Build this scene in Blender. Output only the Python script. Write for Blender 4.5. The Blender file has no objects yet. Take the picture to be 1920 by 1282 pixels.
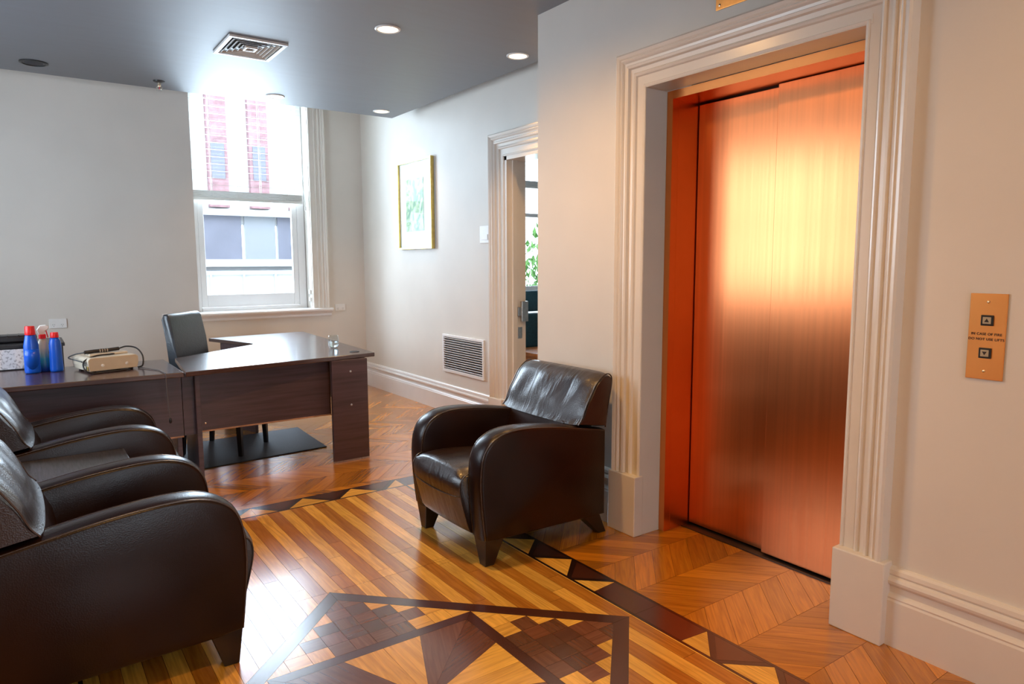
import bpy, bmesh, math, random
from mathutils import Vector, Matrix

random.seed(7)
sc = bpy.context.scene
COL = sc.collection
PI = math.pi
R = math.radians

# ------------------------------------------------------------------ camera
CAM_H = 1.35
yaw, pitch, roll = R(35.222), R(6.509), R(0.208)
fwd = Vector((math.sin(yaw) * math.cos(pitch), math.cos(yaw) * math.cos(pitch), -math.sin(pitch)))
rgt = Vector((math.cos(yaw), -math.sin(yaw), 0))
dwn = fwd.cross(rgt)
rgt2 = rgt * math.cos(roll) + dwn * math.sin(roll)
dwn2 = -rgt * math.sin(roll) + dwn * math.cos(roll)
cd = bpy.data.cameras.new('camera')
cd.lens = 36 * 1305.07 / 1920
cd.sensor_width = 36
cd.clip_start = 0.05
cam = bpy.data.objects.new('camera', cd)
COL.objects.link(cam)
m = Matrix.Identity(4)
m.col[0][:3] = rgt2
m.col[1][:3] = -dwn2
m.col[2][:3] = -fwd
m.col[3][:3] = (0, 0, CAM_H)
cam.matrix_world = m
sc.camera = cam

# ------------------------------------------------------------------ world, exposure
W = bpy.data.worlds.new('sky')
sc.world = W
W.use_nodes = True
bg = W.node_tree.nodes['Background']
bg.inputs[0].default_value = (0.74, 0.87, 1.0, 1)
bg.inputs[1].default_value = 3.8
sc.view_settings.view_transform = 'Standard'
sc.view_settings.look = 'None'
sc.view_settings.gamma = 1
sc.view_settings.use_curve_mapping = False
sc.view_settings.exposure = 0.85
sc.cycles.use_denoising = True
sc.cycles.max_bounces = 10
sc.cycles.diffuse_bounces = 5
sc.cycles.glossy_bounces = 5
sc.cycles.transparent_max_bounces = 16
sc.cycles.caustics_reflective = False
sc.cycles.caustics_refractive = False
sc.cycles.sample_clamp_indirect = 6


def area(name, loc, rot, sx, sy, power, color, spread=PI):
    l = bpy.data.lights.new(name, 'AREA')
    l.shape = 'RECTANGLE'
    l.size, l.size_y, l.energy, l.color = sx, sy, power, color
    l.spread = spread
    o = bpy.data.objects.new(name, l)
    COL.objects.link(o)
    o.location, o.rotation_euler = loc, rot
    return o


# daylight in the openings of the two windows of the left wall; unseen warm fill added behind the camera
LWX = -1.30
DAY = (0.70, 0.85, 1.0)
area('daylight_left_far', (LWX - 0.20, 4.45, 1.75), (0, -PI / 2, 0), 1.7, 1.7, 21, DAY)
area('added_fill_back', (0.9, -3.62, 1.75), (R(90), 0, 0), 1.8, 1.7, 2, (1.0, 0.86, 0.70))
# daylight that falls through the main window and through the window of the room beyond
area('daylight_main_window', (1.95, 7.85, 2.2), (R(-78), 0, 0), 1.0, 1.8, 78, DAY)
area('daylight_far_room', (5.3, 7.85, 2.0), (R(-78), 0, 0), 1.4, 1.8, 35, DAY)


# ------------------------------------------------------------------ materials
def new_mat(name):
    mt = bpy.data.materials.new(name)
    mt.use_nodes = True
    nt = mt.node_tree
    return mt, nt, nt.nodes['Principled BSDF']


def ramp(nt, fac, c0, c1, p0=0.0, p1=1.0):
    r = nt.nodes.new('ShaderNodeValToRGB')
    r.color_ramp.elements[0].position = p0
    r.color_ramp.elements[1].position = p1
    r.color_ramp.elements[0].color = (*c0, 1)
    r.color_ramp.elements[1].color = (*c1, 1)
    nt.links.new(fac, r.inputs[0])
    return r.outputs[0]


def mat(name, col, rough=0.5, metal=0.0, noise=0.0, nscale=20.0, bump=0.0, bscale=60.0, coat=0.0, spec=0.5, stretch=None, trans=0.0, alpha=1.0, emit=None, estr=0.0):
    mt, nt, b = new_mat(name)
    b.inputs['Base Color'].default_value = (*col, 1)
    b.inputs['Roughness'].default_value = rough
    b.inputs['Metallic'].default_value = metal
    b.inputs['Coat Weight'].default_value = coat
    b.inputs['Coat Roughness'].default_value = 0.12
    b.inputs['Specular IOR Level'].default_value = spec
    b.inputs['Transmission Weight'].default_value = trans
    b.inputs['Alpha'].default_value = alpha
    if emit:
        b.inputs['Emission Color'].default_value = (*emit, 1)
        b.inputs['Emission Strength'].default_value = estr
    tc = nt.nodes.new('ShaderNodeTexCoord')
    mp = nt.nodes.new('ShaderNodeMapping')
    nt.links.new(tc.outputs['Object'], mp.inputs[0])
    if stretch:
        mp.inputs['Scale'].default_value = stretch
    n = nt.nodes.new('ShaderNodeTexNoise')
    n.inputs['Scale'].default_value = nscale
    n.inputs['Detail'].default_value = 5
    nt.links.new(mp.outputs[0], n.inputs['Vector'])
    if noise > 0:
        lo = tuple(c * (1 - noise) for c in col)
        hi = tuple(min(1, c * (1 + noise)) for c in col)
        nt.links.new(ramp(nt, n.outputs['Fac'], lo, hi, 0.3, 0.7), b.inputs['Base Color'])
    if bump > 0:
        n2 = nt.nodes.new('ShaderNodeTexNoise')
        n2.inputs['Scale'].default_value = bscale
        n2.inputs['Detail'].default_value = 4
        nt.links.new(mp.outputs[0], n2.inputs['Vector'])
        bp = nt.nodes.new('ShaderNodeBump')
        bp.inputs['Strength'].default_value = bump
        bp.inputs['Distance'].default_value = 0.01
        nt.links.new(n2.outputs['Fac'], bp.inputs['Height'])
        nt.links.new(bp.outputs[0], b.inputs['Normal'])
    return mt


M_wall = mat('wall_paint', (0.71, 0.67, 0.61), 0.55, noise=0.03, nscale=2.5, bump=0.03, bscale=8)
M_trim = mat('trim_gloss_paint', (0.74, 0.70, 0.64), 0.25, noise=0.02, nscale=6)
M_trimw = mat('trim_white_paint', (0.80, 0.80, 0.80), 0.3, noise=0.02, nscale=6)
M_ceil = mat('dark_ceiling_paint', (0.030, 0.044, 0.072), 0.55, noise=0.15, nscale=3, stretch=(0.6, 6, 1), bump=0.05, bscale=4, spec=1.0)
M_ceil.node_tree.nodes['Principled BSDF'].inputs['IOR'].default_value = 2.3
M_white = mat('white_plastic', (0.82, 0.82, 0.80), 0.35, noise=0.02)
M_slat = mat('blind_slat', (0.80, 0.81, 0.78), 0.45, noise=0.02)
M_black = mat('black_plastic', (0.012, 0.012, 0.014), 0.35, noise=0.2)
M_blackmetal = mat('black_wood', (0.012, 0.009, 0.009), 0.3, noise=0.3, nscale=8, stretch=(1, 1, 0.1))
M_steel = mat('brushed_steel', (0.55, 0.54, 0.52), 0.3, 1.0, noise=0.1, nscale=40)
M_screw = mat('screw_metal', (0.85, 0.72, 0.55), 0.2, 1.0)
M_brass = mat('gold_frame', (0.80, 0.62, 0.20), 0.28, 1.0, noise=0.1, nscale=30)
M_beige = mat('beige_enamel', (0.62, 0.54, 0.42), 0.4, noise=0.04)
M_desk = mat('dark_desk_laminate', (0.072, 0.044, 0.054), 0.34, noise=0.3, nscale=6, stretch=(0.5, 8, 8), spec=0.6)
M_desktop = mat('dark_desk_top', (0.065, 0.032, 0.030), 0.24, noise=0.3, nscale=7, stretch=(0.6, 9, 9), spec=0.9, coat=0.25)
M_deskedge = mat('worn_edge_strip', (0.42, 0.25, 0.17), 0.4, noise=0.3)
M_table = mat('dark_grain_table', (0.040, 0.040, 0.046), 0.35, noise=0.7, nscale=14, stretch=(14, 1, 1), spec=0.8)
M_mat = mat('rubber_mat', (0.028, 0.038, 0.060), 0.55, noise=0.35, nscale=150, bump=0.6, bscale=220)
M_blue = mat('blue_bottle_plastic', (0.004, 0.10, 0.62), 0.28, noise=0.05)
M_red = mat('red_plastic', (0.80, 0.01, 0.015), 0.3)
M_label = mat('pale_label', (0.80, 0.82, 0.86), 0.4, noise=0.25, nscale=45)
M_teal = mat('teal_fabric', (0.012, 0.055, 0.075), 0.7, noise=0.2, nscale=60)
M_orange = mat('honey_wood', (0.62, 0.20, 0.03), 0.35, noise=0.3, nscale=10, stretch=(1, 1, 10))
M_carpet = mat('carpet', (0.25, 0.16, 0.10), 0.9, noise=0.2, nscale=90)
M_navychair = mat('black_chair_leather', (0.014, 0.020, 0.030), 0.33, noise=0.2, nscale=30, bump=0.15, bscale=90, spec=0.8)
M_dullwhite = mat('paper_mat', (0.86, 0.87, 0.85), 0.6, noise=0.02)
M_ext = mat('pale_render', (0.55, 0.55, 0.55), 0.8, noise=0.04, nscale=1.5)
M_brick = mat('pink_brick', (0.30, 0.17, 0.18), 0.85, noise=0.25, nscale=9)
M_extglass = mat('dark_glass_panel', (0.17, 0.17, 0.21), 0.35, noise=0.12, nscale=2)  # purple-grey dark glass of the facade
M_rail = mat('galvanised_rail', (0.45, 0.50, 0.55), 0.5)
M_pave = mat('pavement', (0.45, 0.45, 0.44), 0.9, noise=0.1)
M_leaf = mat('garden_leaves', (0.10, 0.24, 0.05), 0.6, noise=0.5, nscale=12)
M_lamp = mat('lamp_lens', (1, 0.9, 0.75), 0.4, emit=(1.0, 0.78, 0.50), estr=1.6)
M_amber = mat('brass_sign', (0.85, 0.42, 0.13), 0.3, 1.0, noise=0.1, nscale=20)
M_pipe = mat('leather_piping', (0.035, 0.020, 0.016), 0.25, spec=0.9)


def glass_mat(name, tint=(1, 1, 1), ior=1.45):
    mt, nt, b = new_mat(name)
    nt.nodes.remove(b)
    out = nt.nodes['Material Output']
    tr = nt.nodes.new('ShaderNodeBsdfTransparent')
    tr.inputs[0].default_value = (*tint, 1)
    gl = nt.nodes.new('ShaderNodeBsdfGlossy')
    gl.inputs['Roughness'].default_value = 0.02
    fr = nt.nodes.new('ShaderNodeFresnel')
    fr.inputs[0].default_value = ior
    mx = nt.nodes.new('ShaderNodeMixShader')
    ge = nt.nodes.new('ShaderNodeNewGeometry')
    mm_ = nt.nodes.new('ShaderNodeMath')
    mm_.operation = 'SUBTRACT'
    mm_.use_clamp = True
    nt.links.new(fr.outputs[0], mm_.inputs[0])
    nt.links.new(ge.outputs['Backfacing'], mm_.inputs[1])
    nt.links.new(mm_.outputs[0], mx.inputs[0])
    nt.links.new(tr.outputs[0], mx.inputs[1])
    nt.links.new(gl.outputs[0], mx.inputs[2])
    nt.links.new(mx.outputs[0], out.inputs[0])
    return mt


M_glass = glass_mat('window_glass', (0.97, 0.99, 1.0))
M_artglass = glass_mat('low_reflection_glass', (0.98, 1.0, 0.99), 1.10)
M_tumbler = glass_mat('drinking_glass', (0.93, 0.96, 0.97))
M_water = mat('water', (0.9, 0.95, 0.97), 0.02, trans=1.0)


def leather_mat(name, crease, grain):
    mt, nt, b = new_mat(name)
    b.inputs['Specular IOR Level'].default_value = 0.25 + crease * 1.3
    b.inputs['Coat Weight'].default_value = crease * 1.5
    b.inputs['Coat Roughness'].default_value = 0.22
    tc = nt.nodes.new('ShaderNodeTexCoord')
    n = nt.nodes.new('ShaderNodeTexNoise')
    n.inputs['Scale'].default_value = 5
    nt.links.new(tc.outputs['Object'], n.inputs['Vector'])
    nt.links.new(ramp(nt, n.outputs['Fac'], (0.010, 0.003, 0.002), (0.017, 0.006, 0.004), 0.3, 0.7), b.inputs['Base Color'])
    nt.links.new(ramp(nt, n.outputs['Fac'], (0.28,) * 3, (0.38,) * 3, 0.3, 0.7), b.inputs['Roughness'])
    v = nt.nodes.new('ShaderNodeTexVoronoi')
    v.inputs['Scale'].default_value = 220
    nt.links.new(tc.outputs['Object'], v.inputs['Vector'])
    b1 = nt.nodes.new('ShaderNodeBump')
    b1.inputs['Strength'].default_value = grain
    b1.inputs['Distance'].default_value = 0.003
    nt.links.new(v.outputs['Distance'], b1.inputs['Height'])
    # long soft creases
    mp = nt.nodes.new('ShaderNodeMapping')
    mp.inputs['Scale'].default_value = (3, 9, 2.2)
    nt.links.new(tc.outputs['Object'], mp.inputs[0])
    w = nt.nodes.new('ShaderNodeTexNoise')
    w.inputs['Scale'].default_value = 1.3
    w.inputs['Detail'].default_value = 3
    w.inputs['Distortion'].default_value = 0.8
    nt.links.new(mp.outputs[0], w.inputs['Vector'])
    b2 = nt.nodes.new('ShaderNodeBump')
    b2.inputs['Strength'].default_value = crease
    b2.inputs['Distance'].default_value = 0.03
    nt.links.new(w.outputs['Fac'], b2.inputs['Height'])
    nt.links.new(b1.outputs[0], b2.inputs['Normal'])
    nt.links.new(b2.outputs[0], b.inputs['Normal'])
    return mt


M_leather = leather_mat('dark_brown_leather', 0.03, 0.10)
M_leatherc = leather_mat('creased_brown_leather', 0.30, 0.30)


def copper_mat(name, base, rough, streak=(60, 60, 0.6), aniso=0.75):
    mt, nt, b = new_mat(name)
    b.inputs['Metallic'].default_value = 1.0
    b.inputs['Anisotropic'].default_value = aniso
    tg = nt.nodes.new('ShaderNodeTangent')
    tg.direction_type = 'RADIAL'
    tg.axis = 'Z'
    nt.links.new(tg.outputs[0], b.inputs['Tangent'])
    tc = nt.nodes.new('ShaderNodeTexCoord')
    mp = nt.nodes.new('ShaderNodeMapping')
    mp.inputs['Scale'].default_value = streak
    nt.links.new(tc.outputs['Object'], mp.inputs[0])
    n = nt.nodes.new('ShaderNodeTexNoise')
    n.inputs['Scale'].default_value = 1.0
    n.inputs['Detail'].default_value = 6
    nt.links.new(mp.outputs[0], n.inputs['Vector'])
    nt.links.new(ramp(nt, n.outputs['Fac'], tuple(c * 0.93 for c in base), tuple(min(1, c * 1.05) for c in base), 0.3, 0.7), b.inputs['Base Color'])
    nt.links.new(ramp(nt, n.outputs['Fac'], (rough * 0.92,) * 3, (rough * 1.08,) * 3, 0.3, 0.7), b.inputs['Roughness'])
    return mt


M_copper = copper_mat('brushed_copper', (0.92, 0.31, 0.12), 0.30)
M_copperf = copper_mat('copper_frame', (0.86, 0.30, 0.09), 0.30, (3, 3, 3), 0.0)
M_plate = copper_mat('copper_plate', (0.92, 0.40, 0.12), 0.38, (3, 3, 3), 0.0)


def parquet_mat():
    mt, nt, b = new_mat('inlaid_parquet')
    at = nt.nodes.new('ShaderNodeVertexColor')
    at.layer_name = 'wood'
    uv = nt.nodes.new('ShaderNodeUVMap')
    uv.uv_map = 'grain'
    mp = nt.nodes.new('ShaderNodeMapping')
    mp.inputs['Scale'].default_value = (4, 60, 1)
    nt.links.new(uv.outputs[0], mp.inputs[0])
    n = nt.nodes.new('ShaderNodeTexNoise')
    n.inputs['Scale'].default_value = 1.0
    n.inputs['Detail'].default_value = 6
    n.inputs['Distortion'].default_value = 1.2
    nt.links.new(mp.outputs[0], n.inputs['Vector'])
    g = ramp(nt, n.outputs['Fac'], (0.72, 0.66, 0.58), (1.15, 1.15, 1.12), 0.3, 0.7)
    mx = nt.nodes.new('ShaderNodeMix')
    mx.data_type = 'RGBA'
    mx.blend_type = 'MULTIPLY'
    mx.inputs[0].default_value = 1.0
    nt.links.new(at.outputs[0], mx.inputs[6])
    nt.links.new(g, mx.inputs[7])
    nt.links.new(mx.outputs[2], b.inputs['Base Color'])
    b.inputs['Roughness'].default_value = 0.24
    b.inputs['Specular IOR Level'].default_value = 0.65
    b.inputs['Coat Weight'].default_value = 0.75
    b.inputs['Coat Roughness'].default_value = 0.19
    bp = nt.nodes.new('ShaderNodeBump')
    bp.inputs['Strength'].default_value = 0.02
    bp.inputs['Distance'].default_value = 0.002
    nt.links.new(n.outputs['Fac'], bp.inputs['Height'])
    nt.links.new(bp.outputs[0], b.inputs['Normal'])
    return mt


M_parquet = parquet_mat()


def art_mat():
    mt, nt, b = new_mat('green_watercolour')
    tc = nt.nodes.new('ShaderNodeTexCoord')
    n = nt.nodes.new('ShaderNodeTexNoise')
    n.inputs['Scale'].default_value = 9
    n.inputs['Detail'].default_value = 8
    n.inputs['Distortion'].default_value = 1.5
    nt.links.new(tc.outputs['Object'], n.inputs['Vector'])
    r = nt.nodes.new('ShaderNodeValToRGB')
    e = r.color_ramp.elements
    e[0].position, e[0].color = 0.3, (0.10, 0.22, 0.16, 1)
    e[1].position, e[1].color = 0.7, (0.70, 0.78, 0.68, 1)
    for p, c in ((0.42, (0.16, 0.34, 0.20, 1)), (0.5, (0.40, 0.55, 0.30, 1)), (0.58, (0.45, 0.60, 0.55, 1))):
        q = e.new(p)
        q.color = c
    nt.links.new(n.outputs['Fac'], r.inputs[0])
    nt.links.new(r.outputs[0], b.inputs['Base Color'])
    b.inputs['Roughness'].default_value = 0.5
    return mt


M_art = art_mat()


def calendar_mat():
    mt, nt, b = new_mat('printed_calendar')
    tc = nt.nodes.new('ShaderNodeTexCoord')
    n = nt.nodes.new('ShaderNodeTexNoise')
    n.inputs['Scale'].default_value = 70
    n.inputs['Detail'].default_value = 3
    nt.links.new(tc.outputs['Object'], n.inputs['Vector'])
    nt.links.new(ramp(nt, n.outputs['Fac'], (0.45, 0.43, 0.45), (0.80, 0.78, 0.80), 0.38, 0.5), b.inputs['Base Color'])
    b.inputs['Roughness'].default_value = 0.5
    return mt


M_cal = calendar_mat()


def spray_mat():
    mt, nt, b = new_mat('clear_blue_spray_bottle')
    tc = nt.nodes.new('ShaderNodeTexCoord')
    sp = nt.nodes.new('ShaderNodeSeparateXYZ')
    nt.links.new(tc.outputs['Object'], sp.inputs[0])
    r = nt.nodes.new('ShaderNodeValToRGB')
    e = r.color_ramp.elements
    e[0].position, e[0].color = 0.015, (0.01, 0.08, 0.50, 1)
    e[1].position, e[1].color = 0.14, (0.78, 0.76, 0.62, 1)
    q = e.new(0.075)
    q.color = (0.05, 0.45, 0.65, 1)
    nt.links.new(sp.outputs[2], r.inputs[0])
    nt.links.new(r.outputs[0], b.inputs['Base Color'])
    b.inputs['Roughness'].default_value = 0.15
    b.inputs['Transmission Weight'].default_value = 0.3
    return mt


M_spray = spray_mat()


# ------------------------------------------------------------------ mesh helpers
class MB:
    def __init__(s):
        s.v, s.f = [], []

    def add(s, vs, fs, M=None):
        n = len(s.v)
        for p in vs:
            p = Vector(p)
            s.v.append(M @ p if M else p)
        for f in fs:
            s.f.append([i + n for i in f])
        return s

    def box(s, x0, x1, y0, y1, z0, z1, M=None):
        vs = [(x, y, z) for x in (x0, x1) for y in (y0, y1) for z in (z0, z1)]
        fs = [(0, 1, 3, 2), (4, 6, 7, 5), (0, 4, 5, 1), (2, 3, 7, 6), (0, 2, 6, 4), (1, 5, 7, 3)]
        return s.add(vs, fs, M)

    def prism(s, poly, z0, z1, M=None):
        n = len(poly)
        vs = [(p[0], p[1], z0) for p in poly] + [(p[0], p[1], z1) for p in poly]
        fs = [list(range(n))[::-1], list(range(n, 2 * n))]
        for i in range(n):
            j = (i + 1) % n
            fs.append((i, j, j + n, i + n))
        return s.add(vs, fs, M)

    def frustum(s, c0, h0, c1, h1, z0, z1, M=None):
        """four-sided leg: centre and half size at the bottom and at the top"""
        vs = []
        for (cx, cy), (hx, hy), z in ((c0, h0, z0), (c1, h1, z1)):
            vs += [(cx - hx, cy - hy, z), (cx + hx, cy - hy, z), (cx + hx, cy + hy, z), (cx - hx, cy + hy, z)]
        fs = [(3, 2, 1, 0), (4, 5, 6, 7), (0, 1, 5, 4), (1, 2, 6, 5), (2, 3, 7, 6), (3, 0, 4, 7)]
        return s.add(vs, fs, M)

    def lathe(s, prof, n=32, M=None, sx=1, sy=1):
        vs, fs = [], []
        for r_, z in prof:
            for k in range(n):
                a = 2 * PI * k / n
                vs.append((r_ * math.cos(a) * sx, r_ * math.sin(a) * sy, z))
        for i in range(len(prof) - 1):
            for k in range(n):
                l = (k + 1) % n
                fs.append((i * n + k, i * n + l, (i + 1) * n + l, (i + 1) * n + k))
        fs.append(tuple(range(n))[::-1])
        fs.append(tuple(range((len(prof) - 1) * n, len(prof) * n)))
        return s.add(vs, fs, M)

    def tube(s, pts, r, n=8, M=None, closed=False):
        pts = [Vector(p) for p in pts]
        N = len(pts)
        vs, fs = [], []
        up = Vector((0, 0, 1))
        prev = None
        for i, p in enumerate(pts):
            a = pts[(i - 1) % N] if (closed or i > 0) else p
            b = pts[(i + 1) % N] if (closed or i < N - 1) else p
            t = (b - a).normalized()
            if prev is None:
                ref = up if abs(t.z) < 0.9 else Vector((1, 0, 0))
                u = t.cross(ref).normalized()
            else:
                u = (prev - t * prev.dot(t)).normalized()
            prev = u
            w = t.cross(u)
            for k in range(n):
                an = 2 * PI * k / n
                vs.append(p + (u * math.cos(an) + w * math.sin(an)) * r)
        m_ = N if closed else N - 1
        for i in range(m_):
            j = (i + 1) % N
            for k in range(n):
                l = (k + 1) % n
                fs.append((i * n + k, i * n + l, j * n + l, j * n + k))
        if not closed:
            fs.append(tuple(range(n))[::-1])
            fs.append(tuple(range((N - 1) * n, N * n)))
        return s.add(vs, fs, M)

    def sweep(s, lines, M=None, cap=True):
        """lines: list of stations, every station a list of points of the same length"""
        n = len(lines[0])
        vs = [p for l in lines for p in l]
        fs = []
        for i in range(len(lines) - 1):
            for k in range(n):
                l = (k + 1) % n
                fs.append((i * n + k, i * n + l, (i + 1) * n + l, (i + 1) * n + k))
        if cap:
            fs.append(tuple(range(n)))
            fs.append(tuple(range((len(lines) - 1) * n, len(lines) * n))[::-1])
        return s.add(vs, fs, M)


def obj(name, mb, m_, parent=None, bevel=0, smooth=False, seg=2, subsurf=0, loc=None, kind=None, angle=35):
    me = bpy.data.meshes.new(name)
    me.from_pydata([tuple(v) for v in mb.v], [], mb.f)
    bm = bmesh.new()
    bm.from_mesh(me)
    bmesh.ops.recalc_face_normals(bm, faces=bm.faces)
    bm.to_mesh(me)
    bm.free()
    me.materials.append(m_)
    if smooth:
        me.polygons.foreach_set('use_smooth', [True] * len(me.polygons))
        if smooth != 'all':
            try:
                me.set_sharp_from_angle(angle=R(angle))
            except Exception:
                pass
    o = bpy.data.objects.new(name, me)
    COL.objects.link(o)
    if parent:
        o.parent = parent
    if loc:
        o.location = loc
    if bevel:
        b = o.modifiers.new('bevel', 'BEVEL')
        b.width = bevel
        b.segments = seg
        b.limit_method = 'ANGLE'
        b.angle_limit = R(30)
        if smooth:
            b.harden_normals = False
    if subsurf:
        q = o.modifiers.new('subsurf', 'SUBSURF')
        q.levels = q.render_levels = subsurf
    if kind:
        o['kind'] = kind
    return o


def struct(name, mb, m_, parent=None, **k):
    return obj(name, mb, m_, parent, kind='structure', **k)


def thing(name, label, cat, loc=(0, 0, 0), rotz=0, group=None):
    o = bpy.data.objects.new(name, None)
    o.empty_display_size = 0.1
    COL.objects.link(o)
    o.location = loc
    o.rotation_euler = (0, 0, rotz)
    o['label'] = label
    o['category'] = cat
    if group:
        o['group'] = group
    return o


def copy_tree(o, parent=None):
    c = o.copy()
    COL.objects.link(c)
    c.parent = parent
    for ch in list(o.children):
        copy_tree(ch, c)
    return c


def dup(o, loc, rotz, label):
    c = copy_tree(o)
    c.location = loc
    c.rotation_euler = (0, 0, rotz)
    c['label'] = label
    return c


def smooth_curve(pts, n=6):
    """Catmull-Rom through points"""
    P = [Vector(p) for p in pts]
    out = []
    for i in range(len(P) - 1):
        p0 = P[i - 1] if i > 0 else P[i]
        p1, p2 = P[i], P[i + 1]
        p3 = P[i + 2] if i + 2 < len(P) else P[i + 1]
        for k in range(n):
            t = k / n
            out.append(0.5 * ((2 * p1) + (-p0 + p2) * t + (2 * p0 - 5 * p1 + 4 * p2 - p3) * t * t + (-p0 + 3 * p1 - 3 * p2 + p3) * t ** 3))
    out.append(P[-1])
    return out


# ------------------------------------------------------------------ room dimensions
EX = 2.45          # elevator wall plane
PX = 3.13          # picture wall plane
WY = 7.26          # window wall plane
LY = 6.45          # nearer wall plane left of the window
CZ = 2.71          # underside of the dark ceiling
TZ = 3.5           # true ceiling
BACK = -3.5


# ------------------------------------------------------------------ floor: inlaid parquet
class Tiles:
    def __init__(s):
        s.p = []

    def add(s, poly, ang, col, jit=0.10):
        s.p.append((poly, ang, col, jit))


def clip(poly, a, b, c):
    """keep the part where a*x+b*y<=c"""
    out = []
    n = len(poly)
    for i in range(n):
        p, q = poly[i], poly[(i + 1) % n]
        dp, dq = a * p[0] + b * p[1] - c, a * q[0] + b * q[1] - c
        if dp <= 0:
            out.append(p)
        if (dp < 0 < dq) or (dq < 0 < dp):
            t = dp / (dp - dq)
            out.append((p[0] + (q[0] - p[0]) * t, p[1] + (q[1] - p[1]) * t))
    return out


def poly_area(p):
    return 0.5 * sum(p[i][0] * p[(i + 1) % len(p)][1] - p[(i + 1) % len(p)][0] * p[i][1] for i in range(len(p)))


def clip_convex(poly, region):
    reg = region if poly_area(region) > 0 else region[::-1]
    for i in range(len(reg)):
        p, q = reg[i], reg[(i + 1) % len(reg)]
        a, b = (q[1] - p[1]), -(q[0] - p[0])
        poly = clip(poly, a, b, a * p[0] + b * p[1])
        if len(poly) < 3:
            return None
    return poly if abs(poly_area(poly)) > 1e-6 else None


def rect(x0, x1, y0, y1):
    return [(x0, y0), (x1, y0), (x1, y1), (x0, y1)]


T = Tiles()
LIGHT = (0.90, 0.50, 0.085)
MID = (0.50, 0.20, 0.022)
CHEV = (0.56, 0.21, 0.010)
DARK = (0.085, 0.022, 0.010)
EBON = (0.018, 0.007, 0.006)
CHK = (0.17, 0.060, 0.026)
cx, cy, D1, D2, S1 = 0.962, 1.812, 0.862, 0.780, 0.390
S2 = 0.345
FX, FY = 0.881, 1.933       # half size of the striped field
BW = 0.150


def stripes(region):
    sp = 0.0633
    k0 = int((cx - FX - 0.95) / sp) - 1
    for k in range(k0, k0 + 32):
        x0 = 0.95 + sp * k
        y = -0.3 + 0.37 * ((k * 7) % 5) / 5
        pal = MID if k % 2 else LIGHT
        while y < 3.9:
            L = 0.75 + 0.5 * random.random()
            q = clip_convex(rect(x0, x0 + sp, y, y + L), region)
            if q:
                T.add(q, PI / 2, pal)
            y += L


fx0, fx1, fy0, fy1 = cx - FX, cx + FX, cy - FY, cy + FY
for reg in (rect(fx0, fx1, cy + D1, fy1), rect(fx0, fx1, fy0, cy - D1)):
    stripes(reg)
for sx in (-1, 1):
    for sy in (-1, 1):
        stripes([(cx, cy + sy * D1), (cx + sx * FX, cy + sy * D1), (cx + sx * FX, cy), (cx + sx * D1, cy)])
# rotated square band
for k in range(4):
    c_, s_ = round(math.cos(k * PI / 2)), round(math.sin(k * PI / 2))

    def rr(p):
        return (cx + p[0] * c_ - p[1] * s_, cy + p[0] * s_ + p[1] * c_)
    T.add([rr(p) for p in ((0, D1), (0, D2), (D2, 0), (D1, 0))], -PI / 4 + k * PI / 2, DARK, 0.15)
    # basket-weave triangles
    st = (D2 - S1) / 5
    tri = [(0, D2), (-S1, S1), (S1, S1)]
    for j in range(5):
        for i in range(-j - 1, j + 1):
            q = clip_convex(rect(i * st, (i + 1) * st, D2 - (j + 1) * st, D2 - j * st), tri)
            if not q:
                continue
            half = (i == j or i == -j - 1)
            light = (half and j > 0) or (j == 4 and (i >= 2 or i <= -3))
            T.add([rr(p) for p in q], (PI / 2 if (i + j) % 2 else 0) + k * PI / 2, LIGHT if light else CHK, 0.12 if light else 0.35)
    # square band
    T.add([rr(p) for p in ((-S1, S1), (-S2, S2), (S2, S2), (S1, S1))], k * PI / 2, DARK, 0.15)
    # star
    a = 0.145
    T.add([rr(p) for p in ((S2, S2), (a, S2), (0, 0))], PI * 0.38 + k * PI / 2, CHK, 0.25)
    T.add([rr(p) for p in ((S2, S2), (0, 0), (S2, a))], PI * 0.12 + k * PI / 2, CHK, 0.25)
    T.add([rr(p) for p in ((a, S2), (0, S2), (0, 0))], PI / 2 + k * PI / 2, LIGHT, 0.05)
    T.add([rr(p) for p in ((0, S2), (-a, S2), (0, 0))], PI / 2 + k * PI / 2, LIGHT, 0.05)

# border band with triangles
LN = 0.012


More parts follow.
